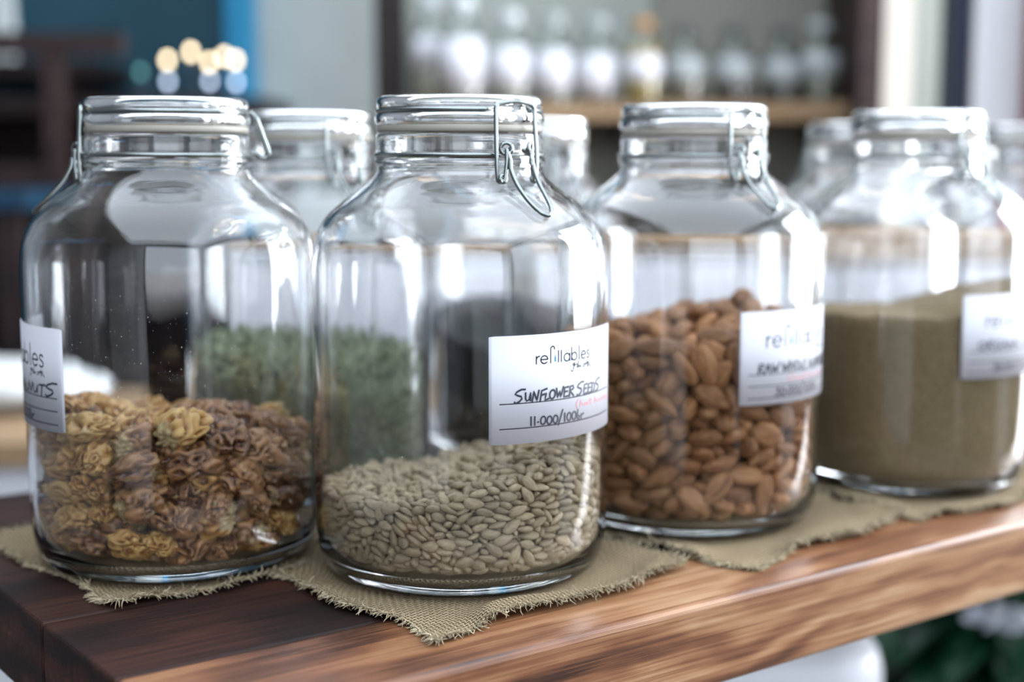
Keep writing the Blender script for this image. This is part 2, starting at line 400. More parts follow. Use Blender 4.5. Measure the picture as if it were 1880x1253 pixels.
JARS = dict(walnut=(-.1872, .780), seed=(-.0275, .758), almond=(.110, .870), sugar=(.274, .972), green=(-.135, .936), black=(.013, .104+.98), brightback=(.292, 1.19), farback=(.462, 1.275))
cloth((-.1845, .804, *JARS['walnut']), math.radians(43), .178, 3, 'frayed burlap square under the walnut jar, at the dark end of the table', [(-.5, -.5, .002, .2), (.5, -.5, .003, .2), (-.1, -.5, .002, .3)])
cloth((-.027, .753, *JARS['seed']), math.radians(41.5), .176, 5, 'frayed burlap square under the sunflower seed jar, one corner curled toward the front', [(-.08, -.52, .0075, .26), (-.52, -.2, .002, .2), (.42, -.5, .004, .16), (-.5, -.5, .002, .12)])
cloth((.128, .864, *JARS['almond']), math.radians(45), .168, 8, 'frayed burlap square under the almond jar, hem rolled along the plank', [(.1, -.5, .006, .28), (.5, -.45, .005, .16), (-.5, -.2, .005, .2)])
cloth((.272, .972, *JARS['sugar']), math.radians(37), .176, 9, 'frayed burlap square under the jar of fine tan grain', [(-.5, -.2, .009, .22), (-.15, -.5, .003, .2), (.5, -.5, .003, .2)])

# ------------------------------------------------------------------ stroke lettering
def arc(cx, cy_, rx, ry, a0, a1, n=12):
    return [(cx+rx*math.cos(math.radians(a0+(a1-a0)*i/n)), cy_+ry*math.sin(math.radians(a0+(a1-a0)*i/n))) for i in range(n+1)]
SANS = {
 'r': ([[(0, 0), (0, 1)], [(0, .5)]+arc(.42, .52, .42, .46, 175, 88, 6)], .58),
 'e': ([[(.02, .52), (.98, .52)]+arc(.5, .5, .48, .5, 0, 318, 20)], 1.22),
 'f': ([[(0, -.02), (0, 1.72)]+arc(.28, 1.72, .28, .30, 180, -15, 10)], .40),
 'l': ([[(0, 0), (0, 1.5)]], .40),
 'L': ([[(0, -.02), (0, 1.78)]], .36),
 'a': ([arc(.48, .5, .48, .5, 0, 360, 22), [(.98, 0), (.98, 1)]], 1.30),
 'b': ([[(0, 0), (0, 1.72)], arc(.5, .5, .48, .5, 0, 360, 22)], 1.30),
 's': ([[(.62, .84), (.5, .97), (.3, 1), (.12, .9), (.10, .72), (.25, .58), (.48, .47), (.62, .34), (.62, .16), (.48, .02), (.25, 0), (.05, .12)]], .8)}
HAND = {
 'S': ([[(.95, 1.08), (.6, 1.1), (.2, .92), (.05, .72), (.3, .6), (.62, .5), (.7, .3), (.5, .08), (.2, -.06), (.05, .05)]], .95),
 'U': ([[(.05, .8), (.1, .3), (.22, .1), (.45, .2), (.55, .8), (.58, .1)]], .72),
 'N': ([[(.05, .0), (.12, .85), (.5, .02), (.62, .9)]], .72),
 'F': ([[(.12, 0), (.18, .85), (.72, 1.0)], [(.15, .45), (.5, .55)]], .55),
 'L': ([[(.12, .6), (.05, .05), (.45, .12)]], .46),
 'O': ([arc(.35, .42, .3, .38, 80, 440, 14)], .74),
 'W': ([[(.02, .85), (.2, .02), (.4, .6), (.58, .02), (.82, .92)]], .86),
 'E': ([[(.6, .85), (.12, .82), (.1, .02), (.6, .06)], [(.1, .45), (.5, .48)]], .68),
 'R': ([[(.1, 0), (.12, .85), (.5, .9), (.6, .66), (.15, .45), (.66, 0)]], .72),
 'D': ([[(.1, 0), (.12, .85), (.5, .75), (.64, .42), (.45, .08), (.08, .02)]], .74),
 'A': ([[(.05, 0), (.3, .88), (.6, 0)], [(.15, .35), (.5, .35)]], .70),
 'H': ([[(.1, .9), (.1, 0)], [(.58, .9), (.55, 0)], [(.1, .45), (.56, .48)]], .74),
 'G': ([[(.6, .75), (.35, .88), (.1, .6), (.1, .25), (.35, 0), (.6, .2), (.6, .42), (.38, .42)]], .74),
 'I': ([[(.1, .88), (.1, 0)]], .24), 'C': ([[(.6, .75), (.35, .88), (.08, .5), (.3, .02), (.6, .15)]], .7),
 'M': ([[(.05, 0), (.15, .88), (.38, .2), (.62, .9), (.7, 0)]], .84), 'T': ([[(.0, .85), (.62, .9)], [(.32, .88), (.3, 0)]], .64),
 'Q': ([arc(.35, .42, .3, .38, 80, 440, 14), [(.4, .2), (.72, -.1)]], .78),
 '1': ([[(.08, .9), (.12, 0)]], .30), '0': ([arc(.26, .42, .22, .42, 80, 440, 12)], .56), '3': ([[(.08, .85), (.45, .85), (.2, .5), (.48, .3), (.3, .0), (.05, .08)]], .56),
 '.': ([[(.05, .28), (.12, .32)]], .26), '/': ([[(.0, -.25), (.36, 1.3)]], .5), ' ': ([], .34), 'g': ([[(.12, 1.05), (.06, .1), (.30, .04), (.36, .34), (.10, .42)], [(.55, .5), (.56, .05)], [(.55, .36), (.86, .55)]], .9)}
def layout(text, font, x, base, w, h, slant=0, jit=0, rn=None):
    """polylines in label metres: (s from the left edge, t down from the top edge)"""
    adv = sum(font[c][1] for c in text); k = w/adv; out = []
    for c in text:
        st, a = font[c]; dy = rn.uniform(-jit, jit)*h if rn else 0
        for pl in st: out.append([(x+(p[0]+slant*p[1])*k, base-dy-p[1]*h) for p in pl])
        x += a*k
    return out
HOIAN = [[(.25, .9), (.05, .6), (.2, .5), (.45, 1.0), (.1, -.5), (-.15, -.3)], [(.25, .45), (.75, .62)], [(.95, 1.1), (.7, 0)]] + \
        [[(.95, .35), (.8, .1), (1.0, .05), (1.1, .35), (.95, .4)], [(1.25, .4), (1.15, .02), (1.35, .15)]] + \
        [[(1.7, .35), (1.6, -.1), (1.9, .1), (2.4, .95), (2.35, -.2)], [(1.7, .45), (2.2, .42), (2.7, .6)], [(2.55, .4), (2.5, -.1), (2.7, .3), (2.8, -.1), (2.95, -.25)]]
REDTXT = [[(.15, 1.2), (.0, .5), (.1, -.3)], [(.35, 1.0), (.3, 0)], [(.3, .3), (.45, .5), (.5, 0)], [(.85, .4), (.65, .4), (.62, .05), (.85, .1), (.9, .45), (.92, 0)],
          [(1.15, .95), (1.1, .05), (1.3, .1)], [(1.0, .55), (1.3, .6)], [(1.6, 1.0), (1.58, 0)], [(1.58, .3), (1.75, .5), (1.8, 0)], [(1.95, .45), (1.95, .05), (2.15, .1), (2.2, .45), (2.2, 0)],
          [(2.4, .1), (2.4, .45), (2.6, .45), (2.62, .05), (2.4, .1)], [(2.75, 0), (2.78, .45), (2.95, .4), (3.0, 0)], [(3.3, .4), (3.1, .4), (3.12, .05), (3.3, .1), (3.35, .45), (3.3, -.3), (3.1, -.3)]]
LW, LH, LR = .0935, .0535, .0793     # label width, height, radius
class Label:
    def __init__(s, phi0, ztop): s.p = phi0; s.z = ztop
    def pt(s, a, t, k): f = s.p+a/LR; return ((LR+k)*math.cos(f), (LR+k)*math.sin(f), s.z-t)
    def sheet(s, parent, name='label'):
        n = 48; vs = []; fs = []; c = .0028
        for k in (0, .00022):
            for i in range(n+1):
                a = LW*i/n
                cut = max(0, c-a, (c-(LW-a))*2)*.12
                for t in (cut, LH-cut): vs.append(s.pt(a, t, k))
        m = 2*(n+1)
        for i in range(n):
            q = 2*i
            fs += [(m+q, m+q+1, m+q+3, m+q+2), (q, q+2, q+3, q+1), (q, m+q, m+q+2, q+2), (q+1, q+3, m+q+3, m+q+1)]
        fs += [(0, 1, m+1, m), (2*n, m+2*n, m+2*n+1, 2*n+1)]
        return obj(name, vs, fs, PAPER, parent)
    def ink(s, name, lines, w, m, parent, k=.00034):
        vs = []; fs = []
        for pl in lines:
            q = [Vector(pl[0])]
            for b in pl[1:]:
                b = Vector(b); a = q[-1]; L = (b-a).length
                if L < 1e-7: continue
                st = max(1, int(L/.0012)); q += [a.lerp(b, (j+1)/st) for j in range(st)]
            b0 = len(vs)
            for i, p in enumerate(q):
                d = (q[min(i+1, len(q)-1)]-q[max(i-1, 0)]).normalized(); nn = Vector((-d.y, d.x))*w/2
                ex = d*w*.3*(-1 if i == 0 else 1 if i == len(q)-1 else 0)
                for sg in (1, -1): vs.append(s.pt(p.x+sg*nn.x+ex.x, p.y+sg*nn.y+ex.y, k))
            for i in range(len(q)-1): fs.append((b0+2*i, b0+2*i+1, b0+2*i+3, b0+2*i+2))
        return obj(name, vs, fs, m, parent, False)
def sticker(jar, phi_left, big, what, price, red, rn):
    """big: the layout with the larger logo and three ruled lines; otherwise the small logo with two"""
    L = Label(phi_left, .1335); sh = L.sheet(jar)
    sh['label'] = 'white paper sticker with printed logo and handwriting'
    g = 1.62 if big else 1.0
    x0 = .0170 if big else .265*LW; base = (.385 if big else .272)*LH; xh = .00385*g; W_ = .404*LW*g; w1 = .00062*(1.35 if big else 1)
    L.ink('logo_lettering', layout('re', SANS, x0, base, W_*.205, xh)+layout('f', SANS, x0+W_*.225, base, .00170*g, xh*(.95 if big else 1.05))
          + layout('l', SANS, x0+W_*.355, base, .0016*g, xh)+layout('l', SANS, x0+W_*.405, base, .0016*g, xh)
          + layout('ab', SANS, x0+W_*.455, base, W_*.285, xh)+layout('L', SANS, x0+W_*.755, base, .0016*g, xh)+layout('es', SANS, x0+W_*.80, base, W_*.21, xh), w1, INK, sh)
    bx = x0+W_*.300
    L.ink('bottle_mark', [[(bx, base-.0006*g), (bx, base-xh*.52)], [(bx, base-xh*.5), (bx, base-xh*.70)]], .00085*g, BLUEINK, sh, .00036)
    L.ink('bottle_mark_neck', [[(bx, base-xh*.62), (bx, base-xh*1.02)]], .00030*g, BLUEINK, sh, .00038)
    hx, hy = (x0+W_*.74, .465) if big else (.510*LW, .350)
    L.ink('place_lettering', [[(hx+p[0]*.0055, hy*LH-p[1]*.0030) for p in pl] for pl in HOIAN], .00048, INK, sh)
    lines = (.675, .800, .930) if big else (.624, .855)
    for t in lines: L.ink('ruled_line', [[(.0575*LW, t*LH), (.945*LW, t*LH)]], .00050, INK, sh)
    if big:
        L.ink('handwriting', layout(what, HAND, .0110, .660*LH, .82*LW, .0062, .10, .05, rn), .00105, PEN, sh, .00040)
        L.ink('price_handwriting', layout(price, HAND, .0235, .912*LH, .45*LW, .0050, .05, .05, rn), .00095, PEN, sh, .00040)
        if red: L.ink('red_note', [[(.36*LW+p[0]*.0130, .765*LH-p[1]*.0032) for p in pl] for pl in REDTXT], .00040, REDPEN, sh, .00040)
    else:
        L.ink('handwriting', layout(what, HAND, .135*LW, .612*LH, .66*LW, .0058, .10, .05, rn), .00100, PEN, sh, .00040)
        L.ink('price_handwriting', layout(price, HAND, .225*LW, .842*LH, .39*LW, .0048, .05, .05, rn), .00090, PEN, sh, .00040)
        if red: L.ink('red_note', [[(.545*LW+p[0]*.0112, .725*LH-p[1]*.0032) for p in pl] for pl in REDTXT], .00040, REDPEN, sh, .00040)
    return sh

# ------------------------------------------------------------------ the clip-top glass jars
OUTER = [(0, .0042), (.030, .0040), (.048, .0030), (.0585, .0012), (.0645, .0), (.0695, .0008), (.0735, .0040), (.0762, .0095), (.0780, .0180), (.0787, .0290), (.0790, .040)]
OUT2 = [(.0790, .150), (.0789, .1605), (.0783, .1690), (.0768, .1765), (.0742, .1835), (.0700, .1895), (.0640, .1950), (.0565, .2010), (.0495, .2062), (.0455, .2098), (.0437, .2130), (.0438, .2148), (.0449, .2162), (.0453, .2176), (.0448, .2190), (.0438, .2199), (.0436, .2212), (.0441, .2222), (.0441, .2270), (.0440, .2300), (.0436, .2314), (.0424, .2322)]
IN1 = [(.0408, .2318), (.0400, .2300), (.0400, .2170), (.0408, .2125), (.0430, .2080), (.0475, .2035), (.0545, .1982), (.0620, .1925), (.0680, .1867), (.0720, .1805), (.0744, .1735), (.0755, .1650), (.0758, .1550)]
IN2 = [(.0758, .037), (.0755, .0275), (.0745, .0190), (.0722, .0125), (.0685, .0087), (.063, .0071), (.040, .0065), (0, .0063)]
prof = spline(OUTER, 3)+spline(OUT2, 3)+spline(IN1, 3)+spline(IN2, 3)
def me_of(name, vs, fs, m):
    o = obj(name, vs, fs, m); me = o.data; bpy.data.objects.remove(o); return me
BODY = me_of('jar_body', *revolve([(p[0], p[1]) for p in prof], 128), GLASS)
LIDP = [(0, .2478), (.0340, .2478), (.0365, .2482), (.0378, .2495), (.0395, .2506), (.0418, .2506), (.0431, .2498), (.0436, .2482), (.0435, .2462), (.0428, .2447), (.0421, .2437), (.0424, .2427), (.0438, .2419), (.0445, .2402), (.0445, .2384), (.0440, .2370), (.0430, .2364), (.0395, .2362), (.0385, .2345), (.0372, .2338), (.0360, .2346), (.0352, .2380), (.0340, .2420), (.0310, .2438), (0, .2440)]
LID = me_of('lid', *revolve([(p[0], p[1]) for p in spline(LIDP, 3)], 112), LID_GLASS)
GASK = me_of('gasket', *revolve([(.0400, .2324), (.0430, .2324), (.0436, .2330), (.0436, .2354), (.0430, .2360), (.0398, .2360), (.0400, .2324)], 96), RUBBER)
mb = MB()
for i in range(190):
    a = 2*PI*i/190; r = .0407; x, y = r*math.cos(a), r*math.sin(a); q = .00042
    mb.add([(x+q, y, .2506), (x, y+q, .2506), (x-q, y, .2506), (x, y-q, .2506), (x, y, .2506+.00062)], [(0, 1, 4), (1, 2, 4), (2, 3, 4), (3, 0, 4)])
STIP = me_of('knurled_ring', mb.v, mb.f, LID_GLASS)
def uvz(u, v, z): a = u/v; return Vector((v*math.cos(a), v*math.sin(a), z))   # clasp frame: clasp at local +X
WR = .00112
def clasp_meshes():
    out = {}
    b = .0128; top = []
    m = MB()
    ring = [Vector((.0434*math.cos(a), .0434*math.sin(a), .2434)) for a in np.linspace(.30, 2*PI-.30, 60)]
    m.add(*tube(ring, WR, 8))
    rect = spline([uvz(b-.0030, .0478, .2090), uvz(b-.0012, .0480, .2068), uvz(b, .0482, .2095), uvz(b+.0005, .0482, .2200), uvz(b, .0470, .2380), uvz(b-.0004, .0466, .2445), uvz(b-.0040, .0455, .2462), uvz(0, .0450, .2472),
                   uvz(-b+.0040, .0455, .2462), uvz(-b+.0004, .0466, .2445), uvz(-b, .0470, .2380), uvz(-b-.0005, .0482, .2200), uvz(-b, .0482, .2095), uvz(-b+.0012, .0480, .2068), uvz(-b+.0030, .0478, .2090)], 5)
    m.add(*tube(rect, WR, 8)); out['bail'] = m
    m = MB(); ring = [Vector((.0448*math.cos(a), .0448*math.sin(a), .2208)) for a in np.linspace(.20, 2*PI-.20, 60)]
    m.add(*tube(ring, WR, 8)); out['neck_wire'] = m
    m = MB()
    for s in (1, -1):
        c = uvz(s*.0078, .0482, .2238)
        m.add(*tube(loop(c, (.55, -s*.83, 0), (0, 0, 1), .0029), WR*.95, 7, True))
        m.add(*tube(spline([uvz(s*.0078, .0455, .2215), uvz(s*.0040, .0468, .2230), uvz(s*.0060, .0480, .2236)], 4), WR*.9, 6))
    out['pivot_loop'] = m
    m = MB()
    half = [(.0112, .0490, .2085), (.0104, .0492, .2072), (.0094, .0492, .2090), (.0084, .0492, .2165), (.0080, .0488, .2238)]
    lev = [(.0070, .0502, .2190), (.0076, .0512, .2140), (.0074, .0555, .2066), (.0068, .0612, .2002), (.0056, .0660, .1955), (.0036, .0690, .1925), (.0014, .0702, .1912), (0, .0704, .1910)]
    full = [uvz(u, v, z) for u, v, z in lev]+[uvz(-u, v, z) for u, v, z in lev[-2::-1]]
    m.add(*tube(spline(full, 5), WR*1.05, 8))
    for s in (1, -1):
        m.add(*tube(spline([uvz(s*u, v, z) for u, v, z in half], 5), WR, 8))
        m.add(*tube(loop(uvz(s*.0104, .0492, .2088), (0, 1, 0), (0, 0, 1), .0021, 12), WR*.85, 6, True))
        m.add(*tube(spline([uvz(s*.0080, .0490, .2225), uvz(s*.0068, .0500, .2180), uvz(s*.0072, .0508, .2150)], 4), WR, 7))
    out['lever'] = m
    m = MB()
    for s in (1, -1):
        m.add(*tube(spline([(-.0433, s*.0035, .2434), (-.0452, s*.0046, .2436), (-.0478, s*.0052, .2405), (-.0515, s*.0052, .2300), (-.0540, s*.0050, .2225), (-.0530, s*.0046, .2196), (-.0500, s*.0042, .2200), (-.0470, s*.0040, .2222), (-.0449, s*.0040, .2212)], 5), WR, 8))
    m.add(*tube(spline([(-.0540, .0050, .2222), (-.0545, 0, .2212), (-.0540, -.0050, .2222)], 4), WR, 8))
    out['hinge_loop'] = m
    return {k: me_of(k, v.v, v.f, WIRE) for k, v in out.items()}
by_key = {}
CL = clasp_meshes()
for me in CL.values(): me.polygons.foreach_set('use_smooth', [True]*len(me.polygons))
JZ = .0022; CZ = JZ-.0024      # jar base, and the frame of what lies inside
def part(name, me, parent, rz=0):
    o = bpy.data.objects.new(name, me); COL.objects.link(o); o.parent = parent; o.rotation_euler = (0, 0, rz); return o
def jar(key, label, clasp_deg, lid=True):
    x, y = JARS[key]; th = math.atan2(-y, -x)
    r = empty('glass_jar', (x, y, JZ if key in ('walnut', 'seed', 'almond', 'sugar') else .0004), th, label, 'jar', 'clip top glass jars on the table')
    by_key[key] = r
    part('jar_body', BODY, r)
    l = part('lid', LID, r); part('knurled_ring', STIP, l)
    part('gasket', GASK, r); c = math.radians(clasp_deg)
    for k in ('bail', 'neck_wire', 'pivot_loop', 'lever', 'hinge_loop'):
        o = part(k, CL[k], r, c)
        if k == 'lever': o['label'] = 'bent steel wire lever of the clasp'
    return r
rn = random.Random(4)
j = jar('seed', 'large glass clip jar in front, sticker reading sunflower seeds, wire clasp hanging open', 38)
sticker(j, math.radians(9.7), False, 'SUNFLOWER SEEDS', '11.000/100g', True, rn)
j = jar('walnut', 'large glass clip jar of walnuts with a sticker wrapping out of sight on its side', -86)
sticker(j, math.radians(-111), True, 'RAW WALNUTS', '30.000/100g', False, rn)
j = jar('almond', 'large glass clip jar filled with almonds, white sticker facing the light', 42)
sticker(j, math.radians(20.4), True, 'RAW WHOLE ALMONDS', '30.000/100g', True, rn)
j = jar('sugar', 'large glass clip jar over half full of fine tan grain', 50)
sticker(j, math.radians(23.5), True, 'ORGANIC QUINOA', '30.000/100g', False, rn)
jar('green', 'glass clip jar of green dried herb standing behind the walnut jar', 32)
jar('black', 'glass clip jar of black seed standing behind the sunflower seed jar', 30)
jar('brightback', 'glass clip jar half hidden between the almond jar and the tan grain jar', -92)
jar('farback', 'glass clip jar at the far end behind the tan grain jar', -40)

DUST = mat('dust', (.75, .78, .80), .8)
def dust(jar_o, n, a0, a1, z0, z1, seed):
    q = random.Random(seed); m = MB()
    for _ in range(n):
        a = math.radians(q.uniform(a0, a1)); z = q.uniform(z0, z1); s_ = .00010+.00022*q.random()**3; R_ = .07905
        c = Vector((R_*math.cos(a), R_*math.sin(a), z)); t_ = Vector((-math.sin(a), math.cos(a), 0))*s_; u_ = Vector((0, 0, s_)); o_ = Vector((math.cos(a), math.sin(a), 0))*s_*.5
        m.add([c+t_, c+u_, c-t_, c-u_, c+o_], [(0, 1, 4), (1, 2, 4), (2, 3, 4), (3, 0, 4)])
    o_ = m.build('dust_specks', DUST, jar_o); o_['kind'] = 'stuff'
dust(by_key['walnut'], 420, -60, 60, .085, .155, 1)
dust(by_key['seed'], 60, -60, 40, .07, .155, 2)
